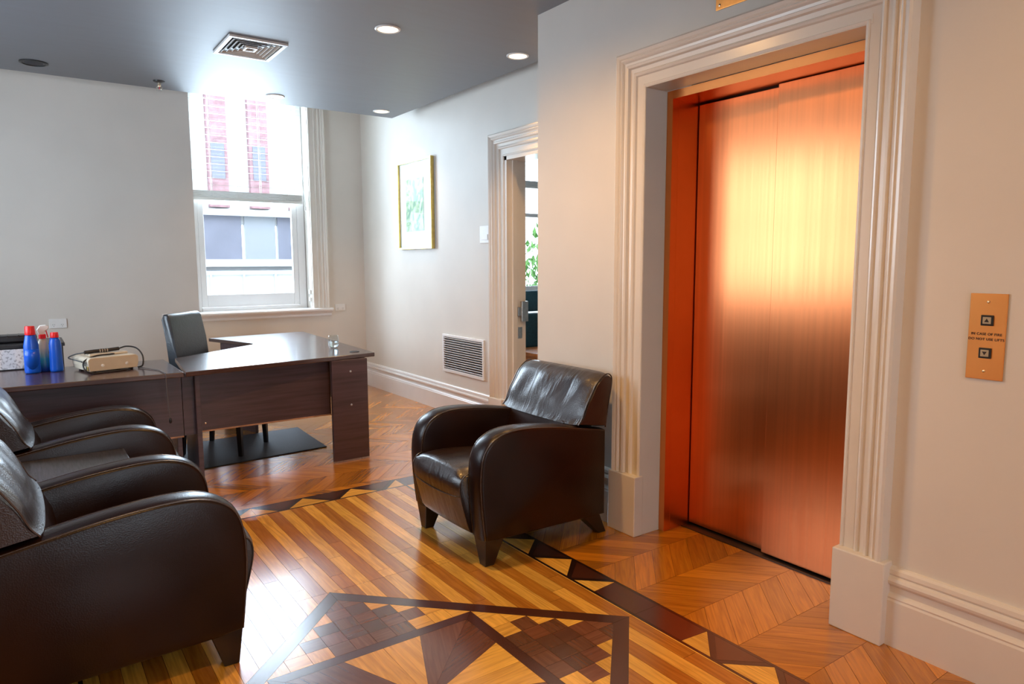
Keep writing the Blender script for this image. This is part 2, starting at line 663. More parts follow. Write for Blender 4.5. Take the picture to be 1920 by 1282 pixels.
def band(half, tr, apexes, solid, ang):
    """u runs along the band from 0 to half, v across it from 0 (inside) to BW; tr maps (u, v) to the floor"""
    def put(poly, a_, c_, j_=0.12):
        T.add([tr(*p) for p in poly], a_, c_, j_)
    put([(0, 0), (half, 0), (half, LN), (0, LN)], ang, EBON)
    put([(0, BW - LN), (half, BW - LN), (half, BW), (0, BW)], ang, EBON)
    v0, v1 = LN, BW - LN
    hb, gap = 0.117, 0.022
    u = 0
    if solid:
        put([(0, v0), (solid, v0), (apexes[0], v1), (0, v1)], ang, DARK)
    for i, ap in enumerate(apexes):
        last = i == len(apexes) - 1
        if i == 0 and solid:
            put([(solid, v0), (ap + hb, v0), (ap, v1)], ang, LIGHT)
        elif last and ap >= half - 0.02:
            put([(ap - hb, v0), (half, v0), (half, v1)], ang, LIGHT)
        elif i == 0:
            put([(0, v0), (ap + hb, v0), (ap, v1)], ang, LIGHT)
        else:
            put([(ap - hb, v0), (ap + hb, v0), (ap, v1)], ang, LIGHT)
        if not last:
            nx = apexes[i + 1]
            a0, a1 = ap + hb, nx - hb
            mid = (a0 + a1) / 2
            # ebony edging on both sides of an inverted dark triangle
            put([(ap, v1), (a0, v0), (mid, v0), (mid, v0 + 0.004), (ap + gap * 1.5, v1)], ang, EBON)
            put([(nx, v1), (nx - gap * 1.5, v1), (mid, v0 + 0.004), (mid, v0), (a1, v0)], ang, EBON)
            put([(ap + gap * 1.5, v1), (mid, v0 + 0.004), (nx - gap * 1.5, v1)], ang, DARK, 0.3)


ay = [0.244 + 0.2815 * k for k in range(7)]
ay[-1] = FY
ax = [0.0, 0.2937, 0.5873, FX]
for s_ in (1, -1):
    for t_ in (1, -1):
        band(FY, lambda u, v, s_=s_, t_=t_: (cx + s_ * (FX + v), cy + t_ * u), ay, 0.232, PI / 2)
        band(FX, lambda u, v, s_=s_, t_=t_: (cx + t_ * u, cy + s_ * (FY + v)), ax, 0, 0)
        T.add([(cx + s_ * FX, cy + t_ * FY), (cx + s_ * (FX + BW), cy + t_ * FY), (cx + s_ * (FX + BW), cy + t_ * (FY + BW)), (cx + s_ * FX, cy + t_ * (FY + BW))], 0, DARK, 0.2)

# chevron parquet outside the border
ox0, ox1, oy0, oy1 = cx - FX - BW, cx + FX + BW, cy - FY - BW, cy + FY + BW
XR, YT = PX + 0.3, WY + 0.05
regs = [rect(ox1, XR, oy0, oy1), rect(LWX, ox0, oy0, oy1), rect(LWX, XR, oy1, YT), rect(LWX, XR, BACK, oy0)]
hb_, dx_, sp_ = 0.2515, 0.237, 0.1185
k0 = int((BACK - 1.19) / hb_) - 1
for k in range(k0, k0 + 48):
    yb = 1.19 + hb_ * k
    for i in range(-38, 20):
        x0 = 1.997 + sp_ * i
        if k % 2:      # planks rise to the right
            q = [(x0, yb), (x0 + sp_, yb), (x0 + sp_ + dx_, yb + hb_), (x0 + dx_, yb + hb_)]
            an = math.atan2(hb_, dx_)
        else:
            q = [(x0 + dx_, yb), (x0 + sp_ + dx_, yb), (x0 + sp_, yb + hb_), (x0, yb + hb_)]
            an = math.atan2(-hb_, dx_)
        tone = 1 + random.uniform(-0.36, 0.32)
        col = tuple(c * tone for c in CHEV)
        for rg in regs:
            c2 = clip_convex(q, rg)
            if c2:
                T.add(c2, an, col, 0.03)


def inset_poly(poly, g):
    n = len(poly)
    out = []
    for i in range(n):
        p0, p1, p2 = poly[i - 1], poly[i], poly[(i + 1) % n]
        e1 = Vector((p1[0] - p0[0], p1[1] - p0[1]))
        e2 = Vector((p2[0] - p1[0], p2[1] - p1[1]))
        if e1.length < 1e-5 or e2.length < 1e-5:
            out.append(p1)
            continue
        e1.normalize()
        e2.normalize()
        n1, n2 = Vector((-e1.y, e1.x)), Vector((-e2.y, e2.x))
        b_ = n1 + n2
        L2 = b_.length_squared
        k_ = min(3.0, 2.0 / L2 if L2 > 1e-4 else 1.0)
        out.append((p1[0] + b_.x * g * k_, p1[1] + b_.y * g * k_))
    return out


def build_floor():
    vs, fs, cols, uvs = [], [], [], []
    # subfloor
    e = [(LWX - 0.25, BACK - 0.2), (PX + 0.6, BACK - 0.2), (PX + 0.6, WY + 0.4), (LWX - 0.25, WY + 0.4)]
    vs += [(x, y, -0.0012) for x, y in e]
    fs.append((0, 1, 2, 3))
    cols += [(0.02, 0.009, 0.005, 1)] * 4
    uvs += [(0, 0)] * 4
    g = 0.00055
    for poly, ang, col, jit in T.p:
        if poly_area(poly) < 0:
            poly = poly[::-1]
        mx_ = sum(p[0] for p in poly) / len(poly)
        my_ = sum(p[1] for p in poly) / len(poly)
        k = 1 + random.uniform(-jit, jit)
        kk = random.uniform(-jit * 0.3, jit * 0.3)
        c = (min(1, col[0] * k), min(1, col[1] * k * (1 + kk)), min(1, col[2] * k * (1 + kk)), 1)
        n0 = len(vs)
        ca, sa = math.cos(ang), math.sin(ang)
        off = (random.uniform(0, 40), random.uniform(0, 40))
        ins = inset_poly(poly, g)
        for (x, y), (xi, yi) in zip(poly, ins):
            vs.append((xi, yi, 0))
            uvs.append((x * ca + y * sa + off[0], -x * sa + y * ca + off[1]))
            cols.append(c)
        fs.append(tuple(range(n0, n0 + len(poly))))
    me = bpy.data.meshes.new('floor')
    me.from_pydata(vs, [], fs)
    me.uv_layers.new(name='grain')
    me.color_attributes.new(name='wood', type='FLOAT_COLOR', domain='CORNER')
    u = me.uv_layers['grain']
    ca_ = me.color_attributes['wood']
    li = 0
    for p in me.polygons:
        for l in p.loop_indices:
            vi = me.loops[l].vertex_index
            u.data[l].uv = uvs[vi]
            ca_.data[l].color = cols[vi]
    me.materials.append(M_parquet)
    o = bpy.data.objects.new('floor', me)
    COL.objects.link(o)
    o['kind'] = 'structure'


build_floor()
f2 = MB().box(PX + 0.301, 7.6, 2.0, WY + 0.1, -0.06, 0)
struct('floor_far_room', f2, M_carpet)

# ------------------------------------------------------------------ walls
LO0, LO1, LZ = 1.31, 2.36, 2.155      # lift opening in the elevator wall
w = MB()
w.box(EX, EX + 0.12, BACK, LO0, 0, TZ).box(EX, EX + 0.12, LO1, 3.21, 0, TZ).box(EX, EX + 0.12, LO0, LO1, LZ, TZ)
w.box(EX + 0.12, PX + 0.02, 3.05, 3.21, 0, TZ)
struct('wall_right', w, M_wall)
DO0, DO1, DZ = 3.62, 4.50, 2.16       # doorway in the picture wall
w = MB()
w.box(PX, PX + 0.14, 3.21, DO0, 0, TZ).box(PX, PX + 0.14, DO1, WY, 0, TZ).box(PX, PX + 0.14, DO0, DO1, DZ, TZ)
struct('wall_picture', w, M_wall)
# window wall with two openings
WX0, WX1, WZ0, WZ1 = 1.36, 2.535, 0.86, 3.15
RX0, RX1 = 4.35, 6.0
w = MB()
w.box(1.05, WX0, WY, WY + 0.4, 0, TZ).box(WX1, RX0, WY, WY + 0.4, 0, TZ).box(RX1, 7.6, WY, WY + 0.4, 0, TZ)
w.box(WX0, WX1, WY, WY + 0.4, 0, WZ0).box(WX0, WX1, WY, WY + 0.4, WZ1, TZ)
w.box(RX0, RX1, WY, WY + 0.4, 0, WZ0).box(RX0, RX1, WY, WY + 0.4, WZ1, TZ)
struct('wall_window', w, M_wall)
w = MB().box(LWX, 1.257, LY, WY + 0.02, 0, TZ)
struct('wall_back', w, M_wall)
LW = ((3.6, 5.3),)
w = MB()
ys = [BACK, 1.2, 3.4, 4.2, 5.9, LY]
for a_, b_ in ((BACK, 3.6), (5.3, LY)):
    w.box(LWX - 0.15, LWX, a_, b_, 0, TZ)
for a_, b_ in LW:
    w.box(LWX - 0.15, LWX, a_, b_, 0, 0.9)
    w.box(LWX - 0.15, LWX, a_, b_, 2.6, TZ)
struct('wall_left', w, M_wall)
w = MB().box(LWX - 0.15, 0, BACK - 0.15, BACK, 0, TZ).box(1.8, EX + 0.12, BACK - 0.15, BACK, 0, TZ)
w.box(0, 1.8, BACK - 0.15, BACK, 0, 0.9).box(0, 1.8, BACK - 0.15, BACK, 2.6, TZ)
struct('wall_rear', w, M_wall)
w = MB().box(7.6, 7.7, 2.0, WY + 0.4, 0, TZ).box(PX + 0.14, 7.6, 1.9, 2.0, 0, TZ)
struct('wall_far_room', w, M_wall)
# dark dropped ceiling (its far and right edges stand off the walls) and the true ceiling above
w = MB().box(LWX, EX, BACK, 3.21, CZ, CZ + 0.12).box(LWX, 2.99, 3.21, 6.19, CZ, CZ + 0.12)
struct('ceiling', w, M_ceil)
struct('ceiling_upper', MB().box(LWX - 0.2, 7.7, BACK - 0.2, WY + 0.4, TZ, TZ + 0.1), M_trimw)

# left window frames, and an added unseen one for the rear fill
wn = 3
for a_, b_ in LW:
    w = MB()
    for y0, y1 in ((a_, a_ + 0.06), (b_ - 0.06, b_), ((a_ + b_) / 2 - 0.03, (a_ + b_) / 2 + 0.03)):
        w.box(LWX - 0.13, LWX - 0.03, y0, y1, 0.9, 2.6)
    for z0, z1 in ((0.9, 0.98), (2.54, 2.6), (1.72, 1.78)):
        w.box(LWX - 0.13, LWX - 0.03, a_, b_, z0, z1)
    struct('window_%d' % wn, w, M_trimw)
    wn += 1
w = MB()
for x0 in (0, 0.87, 1.74):
    w.box(x0, x0 + 0.06, BACK - 0.13, BACK - 0.03, 0.9, 2.6)
for z0 in (0.9, 2.54):
    w.box(0, 1.8, BACK - 0.13, BACK - 0.03, z0, z0 + 0.06)
struct('window_4', w, M_trimw)

# ------------------------------------------------------------------ mouldings
ARCH = [(0, 0), (0, 0.024), (0.010, 0.028), (0.014, 0.020), (0.052, 0.020), (0.056, 0.030), (0.064, 0.034), (0.070, 0.030), (0.074, 0.024),
        (0.092, 0.026), (0.096, 0.040), (0.106, 0.044), (0.112, 0.034), (0.122, 0.036), (0.128, 0.046), (0.134, 0.050), (0.140, 0.046),
        (0.146, 0.052), (0.158, 0.058), (0.166, 0.052), (0.166, 0)]


def architrave(name, a0, a1, z0, z1, tr, width=0.166, m_=None, bottom=None):
    """three-sided moulding; a0<a1 inner edges, z1 inner top"""
    k = width / 0.166
    b = z0 if bottom is None else bottom
    st = []
    for (a, z, sa, sz) in ((a0, b, -1, 0), (a0, z1, -1, 1), (a1, z1, 1, 1), (a1, b, 1, 0)):
        st.append([tr(a + sa * w_ * k, z + sz * w_ * k, d) for w_, d in ARCH])
    return struct(name, MB().sweep(st), m_ or M_trim)


tr_el = lambda a, z, d: (EX - d, a, z)
architrave('trim_1', LO0 + 0.02, LO1 - 0.0, 0, LZ, tr_el, 0.166, M_trim, 0.30)
# plinth blocks
w = MB().box(2.39, 2.62, LO1 - 0.0, LO1 + 0.18, 0, 0.303)
w = MB().box(2.39, EX, LO1 - 0.008, LO1 + 0.18, 0, 0.303)
struct('trim_2', w, M_trim, bevel=0.004)
w = MB().box(2.39, EX, LO0 + 0.022 - 0.185, LO0 + 0.028, 0, 0.303)
struct('trim_3', w, M_trim, bevel=0.004)
# white lining of the lift opening
w = MB().box(2.4285, 2.572, LO1 - 0.002, LO1 + 0.03, 0.0, LZ - 0.004).box(2.4285, 2.572, LO0 - 0.03, LO0 + 0.019, 0, LZ - 0.004).box(2.4285, 2.572, LO0, LO1, LZ - 0.003, LZ + 0.03)
struct('trim_4', w, M_trim)

BASE = [(0, 0), (0.026, 0), (0.026, 0.165), (0.022, 0.172), (0.024, 0.178), (0.018, 0.186), (0.010, 0.192), (0.010, 0.214), (0.018, 0.220), (0.026, 0.228),
        (0.028, 0.238), (0.024, 0.248), (0.014, 0.254), (0.020, 0.262), (0.018, 0.276), (0.012, 0.284), (0, 0.286)]


def skirting(name, p0, p1, nrm, m_, k=1.0):
    st = [[(p[0] + nrm[0] * d, p[1] + nrm[1] * d, z * k) for d, z in BASE] for p in (p0, p1)]
    return struct(name, MB().sweep(st), m_)


skirting('baseboard_right', (EX, BACK), (EX, LO0 + 0.022 - 0.185), (-1, 0), M_trim)
skirting('baseboard_right_far', (EX, LO1 + 0.18), (EX, 3.21), (-1, 0), M_trim)
skirting('baseboard_picture', (PX, DO1 + 0.17), (PX, WY), (-1, 0), M_trimw, 0.90)
skirting('baseboard_window', (1.257, WY), (PX, WY), (0, -1), M_trimw, 0.9)
skirting('baseboard_back', (LWX, LY), (1.257, LY), (0, -1), M_trimw, 0.9)
skirting('baseboard_left', (LWX, BACK), (LWX, LY), (1, 0), M_trimw, 0.9)

# ------------------------------------------------------------------ lift doors
d = struct('door_1', MB().box(2.573, 2.615, LO1 - 0.036, LO1 + 0.02, 0, 2.15).box(2.573, 2.615, LO0 - 0.02, LO0 + 0.036, 0, 2.15), M_copperf)
struct('header', MB().box(2.5735, 2.614, LO0 + 0.036, LO1 - 0.036, 2.112, 2.15).box(2.614, 2.80, LO0, LO1, 2.112, 2.16), M_copperf, d)
struct('side_panel', MB().box(2.615, 2.80, LO1 - 0.037, LO1 + 0.02, 0, 2.112), M_copperf, d)
struct('side_panel', MB().box(2.615, 2.80, LO0 - 0.02, LO0 + 0.037, 0, 2.112), M_copperf, d)
struct('door_panel', MB().box(2.755, 2.785, 1.84, LO1 - 0.042, 0.012, 2.103), M_copper, d, bevel=0.002)
struct('door_panel', MB().box(2.728, 2.752, LO0 + 0.04, 1.868, 0.012, 2.109), M_copper, d, bevel=0.002)
struct('door_sill', MB().box(2.70, 2.84, LO0, LO1, -0.01, 0.004), M_black, d)
struct('shadow_gap_backing', MB().box(2.80, 2.90, LO0 - 0.05, LO1 + 0.05, 0, 2.3), M_black, d)  # black box standing in for the shade in the gaps round the panels

# ------------------------------------------------------------------ doorway to the far room
tr_pic = lambda a, z, dd: (PX - dd, a, z)
architrave('trim_5', DO0, DO1, 0, DZ, tr_pic, 0.18, M_trim, 0.26)
struct('trim_6', MB().box(PX - 0.06, PX, DO1, DO1 + 0.19, 0, 0.262), M_trim, bevel=0.004)
d2 = struct('door_2', MB().box(PX - 0.02, PX + 0.16, DO1 - 0.03, DO1 + 0.001, 0, DZ).box(PX - 0.02, PX + 0.16, DO0, DO0 + 0.03, 0, DZ).box(PX - 0.02, PX + 0.16, DO0, DO1, DZ - 0.03, DZ).box(PX + 0.03, PX + 0.07, DO1 - 0.045, DO1 - 0.03, 0, DZ - 0.03), M_trim)
struct('strike_plate', MB().box(PX + 0.085, PX + 0.125, DO1 - 0.033, DO1 - 0.028, 0.75, 0.84).box(PX + 0.098, PX + 0.112, DO1 - 0.036, DO1 - 0.03, 0.77, 0.82), M_steel, d2, bevel=0.001)
struct('lock_case', MB().box(PX + 0.105, PX + 0.165, DO1 - 0.06, DO1 - 0.03, 0.885, 1.045).box(PX + 0.075, PX + 0.11, DO1 - 0.05, DO1 - 0.03, 0.93, 1.00), M_steel, d2, bevel=0.002)


# ------------------------------------------------------------------ windows
def sash_window(name, x0, x1, yf, pane_split=1.99):
    """yf: inner face of the sash"""
    fr = struct(name, MB().box(x0, x0 + 0.078, yf - 0.004, yf + 0.12, WZ0, WZ1).box(x1 - 0.078, x1, yf - 0.004, yf + 0.12, WZ0, WZ1).box(x0 + 0.078, x1 - 0.078, yf - 0.02, yf + 0.12, WZ0, WZ0 + 0.052).box(x0 + 0.078, x1 - 0.078, yf - 0.02, yf + 0.12, WZ1 - 0.06, WZ1), M_trimw, bevel=0.003)
    a, b = x0 + 0.079, x1 - 0.079
    z0 = WZ0 + 0.055
    s_ = struct('sash', MB().box(a, a + 0.055, yf, yf + 0.04, z0, pane_split).box(b - 0.055, b, yf, yf + 0.04, z0, pane_split).box(a + 0.055, b - 0.055, yf + 0.001, yf + 0.04, z0, z0 + 0.125).box(a + 0.055, b - 0.055, yf + 0.001, yf + 0.04, pane_split - 0.05, pane_split), M_trimw, fr, bevel=0.004)
    struct('window_pane', MB().box(a + 0.05, b - 0.05, yf + 0.018, yf + 0.022, z0 + 0.12, pane_split - 0.04), M_glass, s_)
    s_ = struct('sash', MB().box(a, a + 0.055, yf + 0.045, yf + 0.085, pane_split - 0.05, WZ1 - 0.06).box(b - 0.055, b, yf + 0.045, yf + 0.085, pane_split - 0.05, WZ1 - 0.06).box(a + 0.055, b - 0.055, yf + 0.046, yf + 0.085, pane_split - 0.05, pane_split).box(a + 0.055, b - 0.055, yf + 0.046, yf + 0.085, WZ1 - 0.12, WZ1 - 0.061), M_trimw, fr, bevel=0.004)
    struct('window_pane', MB().box(a + 0.05, b - 0.05, yf + 0.06, yf + 0.064, pane_split - 0.02, WZ1 - 0.11), M_glass, s_)
    return fr


YF = 7.42
main_window = sash_window('window_1', 1.395, 2.53, YF, 1.99)
sash_window('window_2', RX0 + 0.02, RX1 - 0.02, YF, 1.99)
# right-hand architrave and sill of the main window
st = [[(2.54 + w_, WY - d_, z) for w_, d_ in ARCH] for z in (0.875, 3.3)]
struct('trim_7', MB().sweep(st), M_trim)
SILL = [(0, 0.79), (0.018, 0.79), (0.022, 0.80), (0.018, 0.815), (0.030, 0.83), (0.070, 0.842), (0.080, 0.850), (0.084, 0.862), (0.078, 0.872), (0.066, 0.876), (-0.15, 0.876), (-0.15, 0.862), (0, 0.862)]
st = [[(x, WY - d_, z) for d_, z in SILL] for x in (1.26, 2.735)]
struct('trim_8', MB().sweep(st), M_trimw)
struct('sash_lock', MB().box(2.518, 2.533, 7.28, 7.33, 0.95, 0.99).box(2.518, 2.533, 7.28, 7.33, 1.03, 1.07), M_white, main_window, bevel=0.003)


def blind(label, x0, x1, y, ztop, zbot, group=None):
    t = thing('venetian_blind', label, 'blind', ((x0 + x1) / 2, y, zbot), 0, group)
    hw = (x1 - x0) / 2
    obj('bottom_rail', MB().box(-hw, hw, -0.028, 0.028, 0.0, 0.028), M_slat, t, bevel=0.004)
    st_ = MB()
    for k in range(7):
        st_.box(-hw, hw, -0.026, 0.026, 0.031 + k * 0.009, 0.037 + k * 0.009)
    obj('stacked_slats', st_, M_slat, t)
    z = 0.098 + 0.05
    H = ztop - zbot
    while z < H - 0.06:
        M_ = Matrix.Translation((0, 0, z)) @ Matrix.Rotation(R(6), 4, 'X')
        obj('slat', MB().box(-hw, hw, -0.025, 0.025, -0.0015, 0.0015, M_), M_slat, t)
        z += 0.068
    obj('head_rail', MB().box(-hw, hw, -0.03, 0.03, H - 0.05, H), M_white, t)
    n_ = 4
    for k in range(n_):
        x = -hw + (0.17 + 0.66 * k / (n_ - 1)) * 2 * hw
        obj('ladder_cord', MB().tube([(x, -0.029, 0), (x, -0.029, H - 0.04)], 0.0022, 6).tube([(x, 0.029, 0), (x, 0.029, H - 0.04)], 0.0022, 6), M_slat, t)
    obj('pull_cord', MB().tube(smooth_curve([(hw - 0.05, -0.035, H - 0.04), (hw - 0.04, -0.04, 0.8), (hw - 0.01, -0.04, 0.3), (hw + 0.02, -0.045, -0.02)]), 0.0025, 6).tube(smooth_curve([(hw - 0.07, -0.035, H - 0.04), (hw - 0.05, -0.04, 0.7), (hw + 0.015, -0.04, 0.2), (hw + 0.02, -0.045, -0.06)]), 0.0025, 6), M_white, t)
    obj('cord_tassel', MB().lathe([(0.004, 0), (0.009, -0.01), (0.011, -0.04), (0.004, -0.05)], 10, Matrix.Translation((hw + 0.02, -0.045, -0.02))), M_white, t, smooth=True)
    return t


blind('white venetian blind half raised over the window behind the desk', 1.42, 2.485, 7.335, 3.13, 1.965)
blind('white venetian blind raised high on the window seen through the doorway', RX0 + 0.06, RX1 - 0.06, 7.335, 3.13, 2.30)

# ------------------------------------------------------------------ ceiling fittings
LIT = []


def downlight(loc, label, lit=True, power=9.0, r=0.075, spread=110):
    t = thing('ceiling_downlight', label, 'ceiling light', loc, 0, 'recessed ceiling downlights')
    obj('trim_ring', MB().lathe([(r, 0.0), (r, -0.004), (r * 0.93, -0.008), (r * 0.80, -0.006), (r * 0.78, 0.0), (r * 0.78, -0.0005)], 32), M_trimw if lit else M_blackmetal, t, smooth=True)
    obj('lamp_lens', MB().lathe([(r * 0.77, -0.0045), (0.01, -0.0075)], 28), M_lamp if lit else M_black, t, smooth=True)
    if lit:
        l = bpy.data.lights.new('downlight_lamp', 'SPOT')
        l.energy = power
        l.color = (1.0, 0.53, 0.17)
        l.spot_size = R(spread)
        l.spot_blend = 0.7
        l.shadow_soft_size = 0.05
        o = bpy.data.objects.new('downlight_lamp', l)
        COL.objects.link(o)
        o.parent = t
        o.location = (0, 0, -0.03)
    return t


downlight((1.864, 3.888, CZ), 'lit recessed downlight in the dark ceiling, right of the square air vent', power=10)
downlight((2.80, 3.888, CZ), 'lit recessed downlight by the upper left corner of the lift wall', power=20)
downlight((2.775, 5.958, CZ), 'lit recessed downlight in the far right corner of the dark ceiling', power=12)
downlight((1.818, 5.922, CZ), 'lit recessed downlight above the window blind', power=8)
for i, (x, y, p) in enumerate(((1.25, 2.65, 58), (1.70, 0.5, 12), (0.1, 1.0, 34), (1.6, -1.4, 14), (0.0, -1.2, 12))):
    downlight((x, y, CZ), 'lit recessed downlight overhead in front of the lift, outside the picture', power=p, spread=165)

t = thing('ceiling_speaker', 'small dark round fitting in the ceiling near its left far edge', 'ceiling fitting', (0.185, 5.879, CZ))
obj('speaker_ring', MB().lathe([(0.085, 0), (0.085, -0.006), (0.07, -0.01), (0.066, -0.004)], 30), M_black, t, smooth=True)
obj('speaker_grille', MB().lathe([(0.066, -0.003), (0.02, -0.007)], 30), mat('dark_grille', (0.02, 0.02, 0.03), 0.6, noise=0.5, nscale=200), t)

t = thing('fire_sprinkler', 'small metal fire sprinkler hanging from the dark ceiling left of the window', 'sprinkler', (0.962, 5.937, CZ))
obj('escutcheon', MB().lathe([(0.042, 0), (0.040, -0.006), (0.016, -0.014), (0.012, -0.014)], 24), M_black, t, smooth=True)
obj('sprinkler_body', MB().lathe([(0.012, -0.012), (0.012, -0.03), (0.009, -0.034), (0.007, -0.042)], 16).tube([(0.009, 0, -0.03), (0.017, 0, -0.045), (0.006, 0, -0.066)], 0.003).tube([(-0.009, 0, -0.03), (-0.017, 0, -0.045), (-0.006, 0, -0.066)], 0.003), M_screw, t, smooth=True)
obj('glass_bulb', MB().lathe([(0.002, -0.040), (0.004, -0.050), (0.002, -0.062)], 10), M_red, t, smooth=True)
obj('deflector', MB().lathe([(0.022, -0.066), (0.022, -0.069), (0.004, -0.071)], 18), M_steel, t)

t = thing('ceiling_vent', 'square white louvred air vent set in the dark ceiling', 'air vent', (1.30, 4.708, CZ))
hx, hy = 0.176, 0.212
fr_ = MB()
for (a_, b_, c_, e_) in ((-hx, hx, -hy, -hy + 0.024), (-hx, hx, hy - 0.024, hy), (-hx, -hx + 0.024, -hy + 0.024, hy - 0.024), (hx - 0.024, hx, -hy + 0.024, hy - 0.024)):
    fr_.box(a_, b_, c_, e_, -0.014, 0)
obj('vent_frame', fr_, M_white, t, bevel=0.002)
obj('vent_back', MB().box(-hx + 0.01, hx - 0.01, -hy + 0.01, hy - 0.01, -0.002, -0.0005), M_black, t)
M_vane = mat('vent_vane', (0.42, 0.34, 0.26), 0.5)
for k in range(5):
    q = 0.80 - 0.15 * k
    ax_, ay_ = hx * q, hy * q
    ln = MB()
    for sgn in (-1, 1):
        ln.sweep([[(sgn * ax_, -ay_, -0.013), (sgn * (ax_ - 0.014), -ay_ + 0.014, -0.003), (sgn * (ax_ - 0.016), -ay_ + 0.016, -0.003), (sgn * (ax_ - 0.003), -ay_, -0.013)],
                  [(sgn * ax_, ay_, -0.013), (sgn * (ax_ - 0.014), ay_ - 0.014, -0.003), (sgn * (ax_ - 0.016), ay_ - 0.016, -0.003), (sgn * (ax_ - 0.003), ay_, -0.013)]])
        ln.sweep([[(-ax_, sgn * ay_, -0.013), (-ax_ + 0.014, sgn * (ay_ - 0.014), -0.003), (-ax_ + 0.016, sgn * (ay_ - 0.016), -0.003), (-ax_, sgn * (ay_ - 0.003), -0.013)],
                  [(ax_, sgn * ay_, -0.013), (ax_ - 0.014, sgn * (ay_ - 0.014), -0.003), (ax_ - 0.016, sgn * (ay_ - 0.016), -0.003), (ax_, sgn * (ay_ - 0.003), -0.013)]])
    obj('louvre', ln, M_vane, t)
cf = MB()
for (a_, b_, c_, e_) in ((-0.036, 0.036, -0.040, -0.030), (-0.036, 0.036, 0.030, 0.040), (-0.036, -0.026, -0.03, 0.03), (0.026, 0.036, -0.03, 0.03)):
    cf.box(a_, b_, c_, e_, -0.016, -0.002)
obj('centre_square', cf, M_white, t)

# ------------------------------------------------------------------ wall fittings
# framed picture
t = thing('framed_picture', 'green watercolour in a slim gold frame hanging on the pale wall', 'picture', (PX, 5.985, 1.895))
ph, pw = 0.415, 0.338
fm = MB()
for (a_, b_, c_, e_) in ((-pw, pw, -ph, -ph + 0.018), (-pw, pw, ph - 0.018, ph), (-pw, -pw + 0.018, -ph + 0.018, ph - 0.018), (pw - 0.018, pw, -ph + 0.018, ph - 0.018)):
    fm.box(-0.036, 0, a_, b_, c_, e_)
obj('gold_frame', fm, M_brass, t, bevel=0.002)
obj('mount', MB().box(-0.018, -0.006, -pw + 0.015, pw - 0.015, -ph + 0.015, ph - 0.015), M_dullwhite, t)
obj('painting', MB().box(-0.021, -0.017, -0.17, 0.185, -0.245, 0.245), M_art, t)
obj('glazing', MB().box(-0.030, -0.028, -pw + 0.018, pw - 0.018, -ph + 0.018, ph - 0.018), M_artglass, t)

t = thing('light_switch', 'white light switch plate beside the doorway moulding', 'switch', (PX, 4.80, 1.578))
obj('switch_plate', MB().box(-0.012, 0, -0.082, 0.072, -0.070, 0.070), M_white, t, bevel=0.003)
obj('rocker', MB().box(-0.017, -0.012, -0.05, 0.04, -0.045, 0.0), M_white, t, bevel=0.002)

t = thing('wall_grille', 'white louvred vent grille low on the pale wall', 'air vent', (PX, 5.167, 0.54))
gw, gh = 0.345, 0.170
gf = MB()
for (a_, b_, c_, e_) in ((-gw, gw, -gh, -gh + 0.026), (-gw, gw, gh - 0.022, gh), (-gw, -gw + 0.024, -gh + 0.026, gh - 0.022), (gw - 0.024, gw, -gh + 0.026, gh - 0.022)):
    gf.box(-0.016, 0, a_, b_, c_, e_)
obj('grille_frame', gf, M_trimw, t, bevel=0.002)
obj('grille_back', MB().box(-0.002, 0, -gw + 0.02, gw - 0.02, -gh + 0.02, gh - 0.02), M_black, t)
for k in range(14):
    z = -gh + 0.038 + k * 0.0205
    M_ = Matrix.Translation((-0.009, 0, z)) @ Matrix.Rotation(R(35), 4, 'Y')
    obj('louvre', MB().box(-0.011, 0.011, -gw + 0.02, gw - 0.02, -0.001, 0.001, M_), M_trimw, t)


def outlet(loc, rotz, label, w_=0.058, h_=0.037):
    t_ = thing('power_outlet', label, 'power outlet', loc, rotz, 'wall power outlets')
    obj('face_plate', MB().box(-w_, w_, -0.010, 0, -h_, h_), M_white, t_, bevel=0.003)
    for sx_ in (-1, 1):
        so = MB()
        for (a_, b_, rz) in ((-0.006, 0.002, 0.5), (0.006, 0.002, -0.5), (0, -0.010, 0)):
            so.box(-0.001, 0.001, -0.0115, -0.009, -0.004, 0.004, Matrix.Translation((sx_ * 0.028 + a_, 0, b_ - 0.010)) @ Matrix.Rotation(rz, 4, 'Y'))
        obj('socket', so, M_black, t_)
        obj('rocker', MB().box(sx_ * 0.028 - 0.008, sx_ * 0.028 + 0.008, -0.014, -0.009, 0.014, 0.026), M_white, t_, bevel=0.001)
    return t_


outlet((0.228, LY, 0.892), 0, 'double white power outlet on the grey wall above the bottles')
outlet((2.837, WY, 0.873), 0, 'double white power outlet on the wall right of the window sill')
t = thing('switch_plate', 'small white wall plate seen edge on behind the office chair', 'switch', (0.985, LY, 0.895))
obj('face_plate', MB().box(-0.02, 0.02, -0.012, 0, -0.036, 0.036), M_white, t, bevel=0.002)


# lift call panel
def text_mesh(body, size, ext=0.0008):
    cu = bpy.data.curves.new('lettering', 'FONT')
    cu.body = body
    cu.size = size
    cu.align_x = 'CENTER'
    cu.align_y = 'CENTER'
    cu.extrude = ext
    cu.offset = 0.00012
    cu.space_character = 1.08
    o = bpy.data.objects.new('lettering_tmp', cu)
    COL.objects.link(o)
    dg = bpy.context.evaluated_depsgraph_get()
    me = bpy.data.meshes.new_from_object(o.evaluated_get(dg))
    COL.objects.unlink(o)
    bpy.data.objects.remove(o)
    return me


